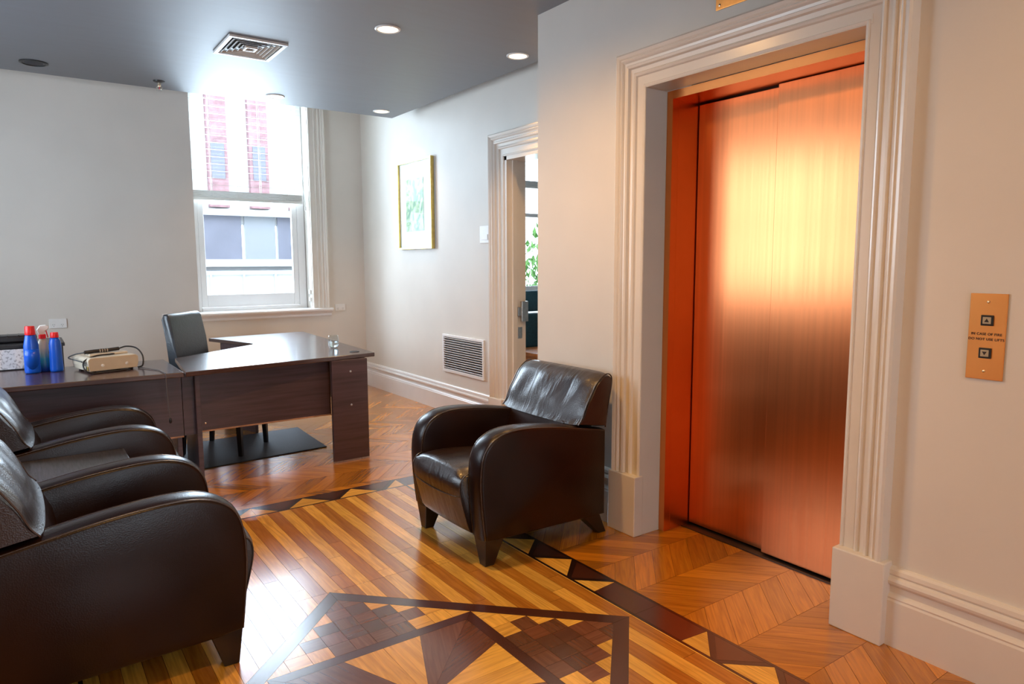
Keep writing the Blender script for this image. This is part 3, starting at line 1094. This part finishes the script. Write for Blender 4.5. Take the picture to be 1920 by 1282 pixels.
t = thing('lift_call_panel', 'copper lift call plate with two arrow buttons on the right wall', 'lift call panel', (EX, 0.9065, 1.1155))
obj('plate', MB().box(-0.006, 0, -0.0515, 0.0515, -0.134, 0.134), M_plate, t, bevel=0.0015)
M_lit = mat('button_face', (0.42, 0.36, 0.25), 0.5, noise=0.1)
M_ink = mat('engraved_ink', (0.02, 0.012, 0.010), 0.6)
for zc, up_ in ((0.051, 1), (-0.051, -1)):
    b_ = obj('call_button', MB().box(-0.010, -0.006, -0.0175, 0.0175, zc - 0.0165, zc + 0.0165), M_black, t, bevel=0.003)
    obj('button_face', MB().box(-0.0118, -0.010, -0.0115, 0.0115, zc - 0.0105, zc + 0.0105), M_lit, b_, bevel=0.0008)
    obj('arrow', MB().sweep([[(-0.0126, -0.0065, zc - 0.005 * up_), (-0.0126, 0.0065, zc - 0.005 * up_), (-0.0126, 0, zc + 0.006 * up_)], [(-0.0115, -0.0065, zc - 0.005 * up_), (-0.0115, 0.0065, zc - 0.005 * up_), (-0.0115, 0, zc + 0.006 * up_)]]), M_ink, b_)
for zc in (0.108, -0.108):
    obj('screw', MB().lathe([(0.0045, 0), (0.0045, 0.001), (0.002, 0.0025)], 14, Matrix.Translation((-0.006, 0, zc)) @ Matrix.Rotation(-PI / 2, 4, 'Y')), M_screw, t, smooth=True)
for line, zc, sz in (('IN CASE OF FIRE', 0.008, 0.0108), ('DO NOT USE LIFTS', -0.008, 0.0108)):
    me = text_mesh(line, sz)
    me.materials.clear()
    me.materials.append(M_ink)
    o = bpy.data.objects.new('lettering', me)
    COL.objects.link(o)
    o.parent = t
    # text x axis -> -Y, text y axis -> +Z, text z axis -> -X
    mm = Matrix(((0, 0, -1, -0.0064), (-1, 0, 0, 0), (0, 1, 0, zc), (0, 0, 0, 1)))
    o.matrix_local = mm

t = thing('copper_sign', 'copper sign plate above the lift door, mostly out of frame', 'sign', (EX, 1.72, 2.50))
obj('plate', MB().box(-0.006, 0, -0.265, 0.265, -0.115, 0.115), M_amber, t, bevel=0.0015)
for sy_ in (-1, 1):
    for sz_ in (-1, 1):
        obj('screw', MB().lathe([(0.006, 0), (0.006, 0.001), (0.002, 0.003)], 14, Matrix.Translation((-0.006, sy_ * 0.245, sz_ * 0.097)) @ Matrix.Rotation(-PI / 2, 4, 'Y')), M_screw, t, smooth=True)


# ------------------------------------------------------------------ armchair
def armchair(loc, rotz, label):
    t = thing('armchair', label, 'armchair', loc, rotz, 'dark leather tub armchairs')
    F = 0.3675
    HW, AT = 0.33, 0.112
    arm2d = [(F - 0.022, 0.128), (F - 0.008, 0.25), (F, 0.36), (F - 0.002, 0.44), (F - 0.012, 0.50), (F - 0.036, 0.548), (F - 0.078, 0.582), (F - 0.14, 0.603), (F - 0.22, 0.609),
             (F - 0.32, 0.603), (F - 0.44, 0.588), (F - 0.58, 0.562), (-F, 0.532)]
    top = [Vector((p[0], 0, p[1])) for p in smooth_curve([(a, b, 0) for a, b in arm2d], 3)]
    top = [(v.x, b.y) for v, b in zip(top, smooth_curve([(a, b, 0) for a, b in arm2d], 3))]
    outline = top + [(-F, 0.105), (F - 0.1, 0.118)]
    cxm, czm = 0.0, 0.34

    def inset(p, dlt):
        v = Vector((p[0] - cxm, p[1] - czm))
        L = v.length
        v *= max(0, (L - dlt)) / L
        return (cxm + v.x, czm + v.y)
    for s_ in (-1, 1):
        st_ = []
        # rounded across the width
        for yy, ins in ((0.0, 0.016), (0.003, 0.008), (0.012, 0.002), (0.03, -0.002), (AT / 2, -0.004), (AT - 0.03, -0.002), (AT - 0.012, 0.002), (AT - 0.003, 0.008), (AT, 0.016)):
            st_.append([(inset(p, ins)[0], s_ * (HW - yy), inset(p, ins)[1]) for p in outline])
        obj('arm', MB().sweep(st_), M_leather, t, smooth=True, angle=50)
        for yy in (0.006, AT - 0.006):
            pts = [(inset(p, 0.005)[0], s_ * (HW - yy), inset(p, 0.005)[1]) for p in top]
            obj('piping', MB().tube(pts, 0.0032, 6), M_pipe, t, smooth='all')
    # seat cushion: profile in x,z swept across the width
    seat = [(F - 0.02, 0.135), (F + 0.004, 0.16), (F + 0.026, 0.23), (F + 0.044, 0.30), (F + 0.052, 0.35), (F + 0.046, 0.385), (F + 0.028, 0.408), (F - 0.01, 0.420), (F - 0.10, 0.424),
            (F - 0.25, 0.412), (F - 0.40, 0.395), (F - 0.52, 0.385), (F - 0.52, 0.14)]
    seatc = [(p.x, p.y) for p in smooth_curve([(a, b, 0) for a, b in seat], 3)]
    wdt = HW - AT + 0.004
    st_ = []
    N = 13
    for i in range(N):
        u = -1 + 2 * i / (N - 1)
        e_ = (1 - abs(u) ** 8)
        puff = 0.020 * (1 - u * u)
        ln = []
        for a, b in seatc:
            aa = a
            bb = b
            if b > 0.37 and a < F + 0.03:
                bb = b + puff * 0.9 - 0.012 * (1 - e_)
            if a > F - 0.03:
                aa = a + puff * 0.35 - 0.004 * (1 - e_)
            ln.append((aa, u * wdt, bb))
        st_.append(ln)
    st_ = [[(p[0] - 0.006, p[1], p[2] - 0.004) for p in st_[0]]] + st_[1:-1] + [[(p[0] - 0.006, p[1], p[2] - 0.004) for p in st_[-1]]]
    so = obj('seat_cushion', MB().sweep(st_), M_leatherc, t, smooth=True, angle=60)
    for s_ in (-1, 1):
        pts = [(p[0] - 0.009, s_ * (wdt + 0.001), p[1] - 0.004) for p in seatc if p[0] > F - 0.05 and p[1] > 0.14]
        obj('piping', MB().tube(pts, 0.003, 6), M_pipe, so, smooth='all')
    pts = []
    for i in range(15):
        u = -1 + 2 * i / 14
        pts.append((F + 0.047 + 0.020 * 0.35 * (1 - u * u) - 0.006 * abs(u) ** 8, u * (wdt - 0.004), 0.315 - 0.012 * (1 - u * u)))
    obj('seam', MB().tube(pts, 0.0022, 6), M_pipe, so, smooth='all')
    # lower box between the arms
    obj('base_frame', MB().box(-F + 0.01, F - 0.06, -(HW - AT) - 0.002, (HW - AT) + 0.002, 0.12, 0.36), M_leather, t, bevel=0.004)
    # backrest: upper part spans the full width and sits on the arms
    xf = lambda z: F - 0.575 - (z - 0.58) * 0.50
    bk = [(xf(0.545) + 0.0, 0.570), (xf(0.60) + 0.004, 0.60), (xf(0.66) + 0.010, 0.66), (xf(0.72) + 0.006, 0.72), (xf(0.77) - 0.004, 0.770), (-F + 0.022, 0.800), (-F - 0.008, 0.813), (-F - 0.034, 0.806), (-F - 0.046, 0.780),
          (-F - 0.040, 0.72), (-F - 0.022, 0.63), (-F - 0.004, 0.538)]
    bkc = [(p.x, p.y) for p in smooth_curve([(a, b, 0) for a, b in bk], 4)]
    cxm, czm = -F + 0.04, 0.68
    rnd = random.Random(3)
    N = 25
    st_ = []
    for i in range(N):
        u = -1 + 2 * i / (N - 1)
        e_ = max(0.0, 1 - abs(u) ** 10)
        ins = 0.016 * (1 - e_)
        ln = []
        for a, b in bkc:
            a2, b2 = inset((a, b), ins)
            if a > -F + 0.0:   # front face
                wv = math.sin(u * 7 + (b - 0.6) * 16) * 0.004 + math.sin(u * 13 - (b - 0.6) * 22 + 1.3) * 0.003
                fade = max(0.0, min(1.0, (b - 0.60) / 0.07)) * max(0.0, min(1.0, (0.80 - b) / 0.05))
                a2 += (0.012 * (1 - u * u) + wv * fade * 1.2) * e_
            ln.append((a2, u * HW * 0.985, b2))
        st_.append(ln)
    bo = obj('backrest', MB().sweep(st_), M_leatherc, t, smooth=True, angle=60)
    for s_ in (-1, 1):
        pts = [(inset(p, 0.006)[0], s_ * (HW * 0.985 - 0.006), inset(p, 0.006)[1]) for p in bkc]
        obj('piping', MB().tube(pts, 0.0032, 6), M_pipe, bo, smooth='all')
    # lower back between the arms
    lb = [(F - 0.50, 0.36), (xf(0.5) + 0.012, 0.50), (xf(0.56) + 0.008, 0.58), (-F + 0.03, 0.60), (-F + 0.002, 0.54), (-F + 0.002, 0.12), (-F + 0.1, 0.12)]
    st_ = [[(a, u * wdt, b) for a, b in lb] for u in (-1, 1)]
    obj('lower_back', MB().sweep(st_), M_leather, t, bevel=0.006, smooth=True)
    # legs
    for s_ in (-1, 1):
        obj('leg', MB().frustum((F - 0.062, s_ * (HW - 0.050)), (0.024, 0.024), (F - 0.078, s_ * (HW - 0.056)), (0.052, 0.050), 0, 0.135), M_blackmetal, t, bevel=0.003)
        obj('leg', MB().frustum((-F - 0.005, s_ * (HW - 0.050)), (0.024, 0.024), (-F + 0.095, s_ * (HW - 0.056)), (0.055, 0.050), 0, 0.125), M_blackmetal, t, bevel=0.003)
    return t


ch = armchair((1.9425, 2.80, 0), PI, 'dark leather tub armchair facing left, against the wall beside the lift')
dup(ch, (0.1975, 2.665, 0), 0, 'dark leather tub armchair nearest the camera, large in the lower left corner')
dup(ch, (0.190, 3.85, 0), 0, 'dark leather tub armchair between the small black table and the desk')

# side table between the two left armchairs
t = thing('side_table', 'low black wood grain side table between the two left armchairs', 'side table', (0.085, 3.26, 0))
obj('table_top', MB().box(-0.25, 0.25, -0.235, 0.235, 0.50, 0.53), M_table, t, bevel=0.003)
for sx_ in (-1, 1):
    for sy_ in (-1, 1):
        obj('leg', MB().box(sx_ * 0.225 - 0.022, sx_ * 0.225 + 0.022, sy_ * 0.21 - 0.022, sy_ * 0.21 + 0.022, 0, 0.50), M_blackmetal, t, bevel=0.002)
obj('apron', MB().box(-0.205, 0.205, -0.225, -0.205, 0.44, 0.50).box(-0.205, 0.205, 0.205, 0.225, 0.44, 0.50).box(-0.235, -0.215, -0.19, 0.19, 0.44, 0.5).box(0.215, 0.235, -0.19, 0.19, 0.44, 0.5), M_blackmetal, t)

# ------------------------------------------------------------------ desks
t = thing('corner_desk', 'large dark corner desk with a water glass on it', 'desk', (1.4, 4.9, 0))
ox, oy = 1.4, 4.9
top = [(0.752, 4.335), (1.25, 4.405), (2.005, 4.51), (2.105, 6.31), (1.27, 6.22), (1.47, 5.60), (1.44, 5.53), (0.812, 5.03)]
obj('desk_top', MB().prism([(a - ox, b - oy) for a, b in top], 0.700, 0.728), M_desktop, t, bevel=0.004)
obj('cable_grommet', MB().lathe([(0.034, 0.728), (0.034, 0.731), (0.026, 0.7325), (0.025, 0.7315)], 24, Matrix.Translation((1.905 - ox, 4.63 - oy, 0))), M_black, t, smooth=True)
obj('modesty_panel', MB().box(0.845 - ox, 1.69 - ox, 4.545 - oy, 4.565 - oy, 0.325, 0.700), M_desk, t)
obj('modesty_panel', MB().box(0.752 - ox, 0.816 - ox, 4.475 - oy, 4.495 - oy, 0.325, 0.700), M_desk, t)
obj('panel_edge', MB().box(0.845 - ox, 1.69 - ox, 4.541 - oy, 4.567 - oy, 0.317, 0.326), M_deskedge, t)
e_ = obj('end_panel', MB().box(1.668 - ox, 1.922 - ox, 4.452 - oy, 4.482 - oy, 0.010, 0.700), M_desk, t, bevel=0.002)
obj('foot_strip', MB().box(1.670 - ox, 1.86 - ox, 4.450 - oy, 4.484 - oy, 0, 0.011).box(1.865 - ox, 1.920 - ox, 4.450 - oy, 4.484 - oy, 0, 0.011), M_steel, e_)
for zc in (0.62, 0.39):
    obj('screw', MB().lathe([(0.007, 0), (0.007, 0.002), (0.003, 0.003)], 12, Matrix.Translation((1.80 - ox, 4.452 - oy, zc)) @ Matrix.Rotation(PI / 2, 4, 'X')), M_steel, e_)
obj('screw', MB().lathe([(0.006, 0), (0.006, 0.002), (0.003, 0.003)], 12, Matrix.Translation((0.885 - ox, 4.545 - oy, 0.37)) @ Matrix.Rotation(PI / 2, 4, 'X')), M_screw, t)
obj('side_panel', MB().box(1.90 - ox, 1.922 - ox, 4.49 - oy, 6.15 - oy, 0.33, 0.700), M_desk, t)
e_ = obj('end_panel', MB().box(0.815 - ox, 0.843 - ox, 4.43 - oy, 4.79 - oy, 0.0, 0.700), M_desk, t, bevel=0.002)
obj('return_panel', MB().prism([(1.335 - ox, 6.10 - oy), (1.475 - ox, 5.66 - oy), (1.497 - ox, 5.665 - oy), (1.357 - ox, 6.105 - oy)], 0, 0.700), M_desk, t)

t = thing('side_desk', 'long dark desk on the left carrying the bottles and the beige device', 'desk', (0.0, 4.67, 0))
obj('desk_top', MB().box(-0.95, 0.742, 4.335 - 4.67, 5.015 - 4.67, 0.700, 0.728), M_desktop, t, bevel=0.004)
obj('modesty_panel', MB().box(-0.88, 0.748, 4.475 - 4.67, 4.495 - 4.67, 0.325, 0.700), M_desk, t)
obj('panel_edge', MB().box(-0.88, 0.748, 4.472 - 4.67, 4.497 - 4.67, 0.317, 0.326), M_deskedge, t)
obj('end_panel', MB().box(0.715, 0.742, 4.50 - 4.67, 4.78 - 4.67, 0, 0.700), M_desk, t, bevel=0.002)
obj('end_panel', MB().box(-0.91, -0.88, 4.44 - 4.67, 4.98 - 4.67, 0, 0.700), M_desk, t, bevel=0.002)

# chair mat
t = thing('chair_mat', 'dark blue grey rubber mat on the parquet beneath the desk', 'floor mat', (0, 0, 0))
pl = [(0.50, 4.795), (0.965, 4.835), (1.775, 4.898), (1.80, 5.62), (0.50, 5.56)]
obj('mat_sheet', MB().prism(pl, 0.0005, 0.008), M_mat, t, bevel=0.003)
rim = [(p[0], p[1], 0.0042) for p in pl]
obj('raised_rim', MB().tube(rim, 0.004, 8, closed=True), M_black, t, smooth=True)

# leather dining style chair behind the desk
t = thing('desk_chair', 'black leather high back chair with slim legs behind the desk', 'chair', (1.165, 5.27, 0.0085), math.atan2(-0.65, 0.75))
obj('seat', MB().box(-0.215, 0.235, -0.22, 0.22, 0.405, 0.475), M_navychair, t, bevel=0.025, seg=4, smooth=True)
st_ = []
bp_ = [(-0.205, 0.44), (-0.212, 0.60), (-0.232, 0.80), (-0.262, 0.965), (-0.278, 0.990), (-0.305, 0.992), (-0.318, 0.965), (-0.295, 0.80), (-0.278, 0.60), (-0.272, 0.41), (-0.21, 0.41)]
for u, ins in ((-1, 0.012), (-0.985, 0.004), (-0.95, 0), (-0.5, 0), (0, 0), (0.5, 0), (0.95, 0), (0.985, 0.004), (1, 0.012)):
    st_.append([(a + (0.006 * (1 - u * u) if a > -0.27 else 0), u * 0.205, b - (ins if b > 0.9 else 0)) for a, b in bp_])
obj('backrest', MB().sweep(st_), M_navychair, t, smooth=True, angle=50)
for sx_ in (-1, 1):
    for sy_ in (-1, 1):
        kx = -0.02 if sx_ < 0 else 0.0
        obj('leg', MB().frustum((sx_ * 0.205 + kx, sy_ * 0.195), (0.013, 0.013), (sx_ * 0.195, sy_ * 0.19), (0.021, 0.021), 0, 0.41), M_blackmetal, t)

# ------------------------------------------------------------------ things on the desks
DT = 0.728
t = thing('water_glass', 'clear tumbler half full of water on the corner desk', 'glass', (1.868, 4.93, DT))
obj('tumbler', MB().lathe([(0.018, 0), (0.028, 0.003), (0.036, 0.018), (0.039, 0.04), (0.038, 0.065), (0.034, 0.095), (0.0325, 0.095), (0.0365, 0.065), (0.0375, 0.04), (0.034, 0.02), (0.02, 0.008), (0.005, 0.007)], 36), M_tumbler, t, smooth='all')
obj('water', MB().lathe([(0.018, 0.0085), (0.033, 0.0205), (0.0368, 0.04), (0.0362, 0.052)], 36), M_water, t, smooth=True)

t = thing('cleaner_bottle', 'tall blue bottle with a red cap, leftmost on the side desk', 'bottle', (0.033, 4.82, DT))
obj('bottle_body', MB().lathe([(0.030, 0), (0.038, 0.004), (0.040, 0.015), (0.038, 0.10), (0.037, 0.16), (0.030, 0.195), (0.026, 0.215), (0.024, 0.222)], 36, sy=0.8), M_blue, t, smooth='all')
obj('cap', MB().lathe([(0.026, 0.222), (0.0265, 0.23), (0.024, 0.268), (0.022, 0.272)], 28), M_red, t, smooth=True)
obj('label', MB().lathe([(0.0388, 0.025), (0.0386, 0.10), (0.0376, 0.14)], 36, sy=0.82), M_blue, t, smooth='all')
t = thing('cleaner_bottle', 'shorter blue bottle with a red cap, beside the beige device', 'bottle', (0.148, 4.815, DT))
obj('bottle_body', MB().lathe([(0.026, 0), (0.033, 0.004), (0.034, 0.015), (0.032, 0.10), (0.031, 0.16), (0.026, 0.185), (0.020, 0.200)], 36, sy=0.8), M_blue, t, smooth='all')
obj('cap', MB().lathe([(0.021, 0.200), (0.0215, 0.205), (0.020, 0.226), (0.018, 0.23)], 28), M_red, t, smooth=True)
t = thing('spray_bottle', 'clear spray bottle with blue liquid and white trigger between the blue bottles', 'spray bottle', (0.091, 4.865, DT))
obj('bottle_body', MB().lathe([(0.026, 0), (0.032, 0.004), (0.032, 0.06), (0.025, 0.11), (0.029, 0.15), (0.024, 0.175), (0.015, 0.195)], 32, sy=0.75), M_spray, t, smooth='all')
obj('collar', MB().lathe([(0.018, 0.193), (0.018, 0.215), (0.015, 0.218)], 24), M_red, t, smooth=True)
obj('trigger_head', MB().prism([(-0.016, 0.215), (0.010, 0.215), (0.014, 0.235), (0.030, 0.245), (0.036, 0.262), (0.020, 0.272), (-0.010, 0.270), (-0.026, 0.245)], -0.012, 0.012, Matrix.Rotation(PI / 2, 4, 'X')), M_white, t, bevel=0.004, smooth=True)
obj('trigger', MB().prism([(0.016, 0.240), (0.022, 0.240), (0.030, 0.20), (0.024, 0.195)], -0.006, 0.006, Matrix.Rotation(PI / 2, 4, 'X')), M_red, t, bevel=0.002)

# beige device with handle and cords
t = thing('beige_device', 'beige metal box device with black handset and cords on the side desk', 'electronic device', (0.390, 4.74, DT), R(14))
ZB = 0.012
obj('casing', MB().prism([(-0.128, ZB), (0.128, ZB), (0.135, ZB + 0.03), (0.135, ZB + 0.066), (0.122, ZB + 0.078), (-0.122, ZB + 0.078), (-0.135, ZB + 0.066), (-0.135, ZB + 0.03)], -0.13, 0.13, Matrix.Rotation(PI / 2, 4, 'X')), M_beige, t, bevel=0.004)
for xx in (-0.06, 0.07):
    obj('screw', MB().lathe([(0.009, 0), (0.009, 0.002), (0.004, 0.0035)], 16, Matrix.Translation((xx, -0.130, ZB + 0.030)) @ Matrix.Rotation(PI / 2, 4, 'X')), M_white, t, smooth=True)
for xx in (-0.1, 0.1):
    for yy in (-0.1, 0.1):
        obj('rubber_foot', MB().lathe([(0.012, 0), (0.014, ZB)], 14, Matrix.Translation((xx, yy, 0))), M_black, t)
obj('brass_terminal', MB().box(-0.139, -0.133, -0.125, -0.095, ZB + 0.006, ZB + 0.03), M_brass, t, bevel=0.002)
obj('side_vents', MB().box(-0.1365, -0.134, -0.10, -0.09, ZB + 0.03, ZB + 0.055).box(-0.1365, -0.134, -0.08, -0.07, ZB + 0.03, ZB + 0.055).box(-0.1365, -0.134, -0.06, -0.05, ZB + 0.03, ZB + 0.055), M_black, t)
obj('cradle', MB().box(-0.10, 0.11, -0.05, 0.03, ZB + 0.078, ZB + 0.092), M_beige, t, bevel=0.006)
hs = obj('handset', MB().tube([(-0.115, -0.02, ZB + 0.101), (-0.06, -0.02, ZB + 0.104), (0.0, -0.02, ZB + 0.104), (0.07, -0.02, ZB + 0.108)], 0.0105, 12), M_black, t, smooth=True)
for k in range(4):
    obj('silver_ring', MB().lathe([(0.0125, -0.003), (0.0125, 0.003)], 16, Matrix.Translation((-0.035 + 0.013 * k, -0.02, ZB + 0.104)) @ Matrix.Rotation(PI / 2, 4, 'Y')), M_steel, hs)
obj('cord', MB().tube(smooth_curve([(0.07, -0.02, ZB + 0.108), (0.11, -0.03, ZB + 0.118), (0.155, -0.06, ZB + 0.105), (0.175, -0.09, ZB + 0.06), (0.165, -0.11, 0.018), (0.14, -0.10, 0.006)]), 0.0045, 8), M_black, t, smooth='all')
obj('cord', MB().tube(smooth_curve([(0.10, 0.00, ZB + 0.08), (0.0, -0.065, ZB + 0.084), (-0.08, -0.085, ZB + 0.083), (-0.145, -0.10, ZB + 0.06), (-0.158, -0.14, 0.03), (-0.12, -0.150, 0.006), (-0.05, -0.150, 0.005), (0.08, -0.145, 0.005)]), 0.0045, 8), M_black, t, smooth='all')
obj('cord', MB().tube(smooth_curve([(-0.115, -0.02, ZB + 0.101), (-0.15, 0.03, ZB + 0.09), (-0.175, 0.06, ZB + 0.07), (-0.16, 0.0, ZB + 0.06), (-0.137, -0.04, ZB + 0.05)]), 0.0035, 8), M_black, t, smooth='all')
# its thin lead runs over the desk edge and hangs down
t = thing('power_lead', 'thin dark cable hanging over the front of the side desk', 'cable', (0, 0, 0))
pts = [(0.556, 4.70, 0.733), (0.580, 4.62, 0.733), (0.608, 4.55, 0.732), (0.635, 4.48, 0.732), (0.640, 4.40, 0.732), (0.645, 4.345, 0.732), (0.647, 4.329, 0.722), (0.648, 4.328, 0.66), (0.652, 4.330, 0.56), (0.657, 4.330, 0.47)]
obj('wire', MB().tube(smooth_curve(pts), 0.0028, 8), mat('grey_cable', (0.10, 0.085, 0.085), 0.4), t, smooth='all')
obj('plug', MB().lathe([(0.004, 0), (0.007, -0.006), (0.008, -0.022), (0.005, -0.030)], 12, Matrix.Translation((0.657, 4.330, 0.472))), M_black, t, smooth=True)

# black cabinet behind the side desk, calendar and router
t = thing('low_cabinet', 'low black cabinet behind the side desk at the left edge', 'cabinet', (-0.30, 5.22, 0))
obj('cabinet_body', MB().box(-0.50, 0.495, -0.185, 0.185, 0.0, 0.855), M_black, t, bevel=0.003)
obj('cabinet_top', MB().box(-0.51, 0.505, -0.195, 0.195, 0.855, 0.875), M_black, t, bevel=0.003)
t = thing('wall_calendar', 'white printed calendar sheet on the front of the black cabinet', 'calendar', (-0.22, 5.024, 0.79))
obj('calendar_sheet', MB().box(-0.26, 0.30, -0.003, 0.0, -0.055, 0.062), M_cal, t)
t = thing('wifi_router', 'black router with two upright antennas on the black cabinet', 'router', (-0.11, 5.24, 0.875))
obj('router_body', MB().box(-0.14, 0.18, -0.07, 0.08, 0.0, 0.045), M_black, t, bevel=0.012, seg=3, smooth=True)
for xx in (-0.02, -0.075):
    obj('antenna', MB().lathe([(0.007, 0.03), (0.007, 0.10), (0.005, 0.20), (0.003, 0.203)], 10, Matrix.Translation((xx, 0.05, 0))), M_black, t, smooth=True)
obj('router_ridge', MB().box(0.03, 0.035, -0.071, 0.06, 0.02, 0.048).box(0.085, 0.09, -0.071, 0.06, 0.02, 0.048), M_blackmetal, t)

# ------------------------------------------------------------------ far room contents
t = thing('office_chair', 'dark teal chair seen through the doorway', 'chair', (4.10, 5.55, 0), R(-20))
obj('backrest', MB().box(-0.22, 0.22, -0.06, 0.02, 0.50, 0.85), M_teal, t, bevel=0.04, seg=4, smooth=True)
obj('seat', MB().box(-0.24, 0.24, -0.02, 0.44, 0.42, 0.50), M_teal, t, bevel=0.03, seg=3, smooth=True)
obj('gas_column', MB().lathe([(0.025, 0.06), (0.025, 0.42)], 14, Matrix.Translation((0, 0.2, 0))), M_black, t)
for k in range(5):
    a = 2 * PI * k / 5
    obj('base_leg', MB().tube([(0, 0.2, 0.08), (0.28 * math.cos(a), 0.2 + 0.28 * math.sin(a), 0.025)], 0.02, 8), M_black, t)
t = thing('wooden_desk', 'white topped wooden desk seen through the doorway', 'desk', (5.05, 6.45, 0))
obj('desk_top', MB().box(-0.5, 0.9, -0.35, 0.35, 0.70, 0.74), M_white, t, bevel=0.004)
obj('end_panel', MB().box(-0.48, -0.44, -0.33, 0.33, 0, 0.70), M_orange, t)
obj('end_panel', MB().box(0.84, 0.88, -0.33, 0.33, 0, 0.70), M_orange, t)
obj('modesty_panel', MB().box(-0.44, 0.84, 0.30, 0.32, 0.1, 0.70), M_orange, t)
t = thing('low_bookcase', 'orange wooden unit seen above the right armchair through the doorway', 'cabinet', (4.05, 5.05, 0))
obj('cabinet_body', MB().box(-0.35, 0.5, -0.2, 0.2, 0, 0.52), M_orange, t, bevel=0.003)
obj('cabinet_top', MB().box(-0.37, 0.52, -0.22, 0.22, 0.52, 0.55), M_orange, t, bevel=0.003)
t = thing('paper_pile', 'pale papers on the wooden desk seen through the doorway', 'papers', (4.85, 6.4, 0.74))
obj('sheet', MB().box(-0.2, 0.12, -0.1, 0.1, 0, 0.02), M_white, t)
obj('sheet', MB().box(-0.15, 0.18, -0.02, 0.2, 0.02, 0.035), M_white, t)

t = thing('visitor_chair', 'teal chair standing behind the white topped desk in the far room', 'chair', (5.25, 7.0, 0), R(190))
obj('backrest', MB().box(-0.24, 0.24, -0.05, 0.02, 0.50, 1.0), M_teal, t, bevel=0.03, seg=3, smooth=True)
obj('seat', MB().box(-0.24, 0.24, 0.0, 0.16, 0.42, 0.50), M_teal, t, bevel=0.02, seg=3, smooth=True)
for sx_ in (-1, 1):
    for yy in (-0.02, 0.13):
        obj('leg', MB().box(sx_ * 0.2 - 0.012, sx_ * 0.2 + 0.012, yy - 0.012, yy + 0.012, 0, 0.42), M_black, t)

# ------------------------------------------------------------------ outside
struct('ground_outside', MB().box(-14, 26, 7.9, 40, -0.4, -0.3), M_pave)
t = thing('facade_building', 'pale building with pink brick piers seen through the blind', 'building', (3.0, 12.0, -0.3))
obj('wall', MB().box(-4, 4.5, 0.0, 0.5, 0, 1.65).box(-4, 4.5, 0.06, 0.5, 2.30, 9), M_ext, t)
for k, x in enumerate((-3.1, -2.35, -1.6, -0.95, -0.28, 0.36, 1.0, 1.75, 2.5, 3.3)):
    obj('brick_pier', MB().box(x - 0.15, x + 0.15, -0.06, 0.06, 2.55, 9.0), M_brick, t)
    for j in range(4):
        obj('window_opening', MB().box(x - 0.10, x + 0.10, -0.075, -0.058, 3.0 + j * 1.3, 3.55 + j * 1.3), M_extglass, t)
for k, (a_, b_) in enumerate(((-4, -2.3), (-2.25, -1.1), (-1.05, 0.05), (0.10, 0.60), (0.64, 1.8), (1.85, 3.2), (3.25, 4.5))):
    obj('panel', MB().box(a_, b_, 0.02, 0.10, 1.70, 2.42), M_extglass if k != 3 else mat('paler_panel', (0.26, 0.27, 0.29), 0.4), t)
obj('ledge', MB().box(-4, 4.5, -0.15, 0.06, 1.60, 1.72).box(-4, 4.5, -0.10, 0.06, 2.42, 2.52), M_ext, t)
t = thing('garden_fence', 'pale panel fence with slim posts outside the window', 'fence', (3.0, 11.2, -0.3))
obj('fence_rail', MB().box(-4, 4.5, -0.03, 0.03, 1.48, 1.54), M_rail, t)
obj('fence_panel', MB().box(-4, 4.5, 0.0, 0.02, 0.1, 1.48), M_ext, t)
for k in range(18):
    obj('fence_post', MB().box(-4 + 0.48 * k - 0.015, -4 + 0.48 * k + 0.015, -0.04, 0.0, 0, 1.54), M_rail, t)


def bush(name, label, loc, rx, rz, n, seed):
    rd = random.Random(seed)
    mb = MB()
    for i in range(n):
        th, ph_ = rd.uniform(0, 2 * PI), math.acos(rd.uniform(-1, 1))
        q = rd.uniform(0.55, 1.0)
        p = Vector((rx * q * math.sin(ph_) * math.cos(th), rx * 0.6 * q * math.sin(ph_) * math.sin(th), rz * q * math.cos(ph_) + rz + 0.2))
        M_ = Matrix.Translation(p) @ Matrix.Rotation(rd.uniform(0, 6), 4, 'Z') @ Matrix.Rotation(rd.uniform(0, 6), 4, 'X')
        s_ = rd.uniform(0.05, 0.10)
        mb.add([(0, -s_, 0), (s_ * 0.5, 0, s_ * 0.15), (0, s_, 0), (-s_ * 0.5, 0, s_ * 0.15)], [(0, 1, 2, 3)], M_)
    t_ = thing(name, label, 'shrub', loc)
    obj('foliage', mb, M_leaf, t_)
    obj('stem', MB().tube([(0, 0, 0), (0.03, 0, rz)], 0.04, 8), M_blackmetal, t_)


bush('garden_shrub', 'leafy green shrub outside the window of the far room', (8.0, 9.6, -0.3), 1.1, 1.15, 1100, 5)
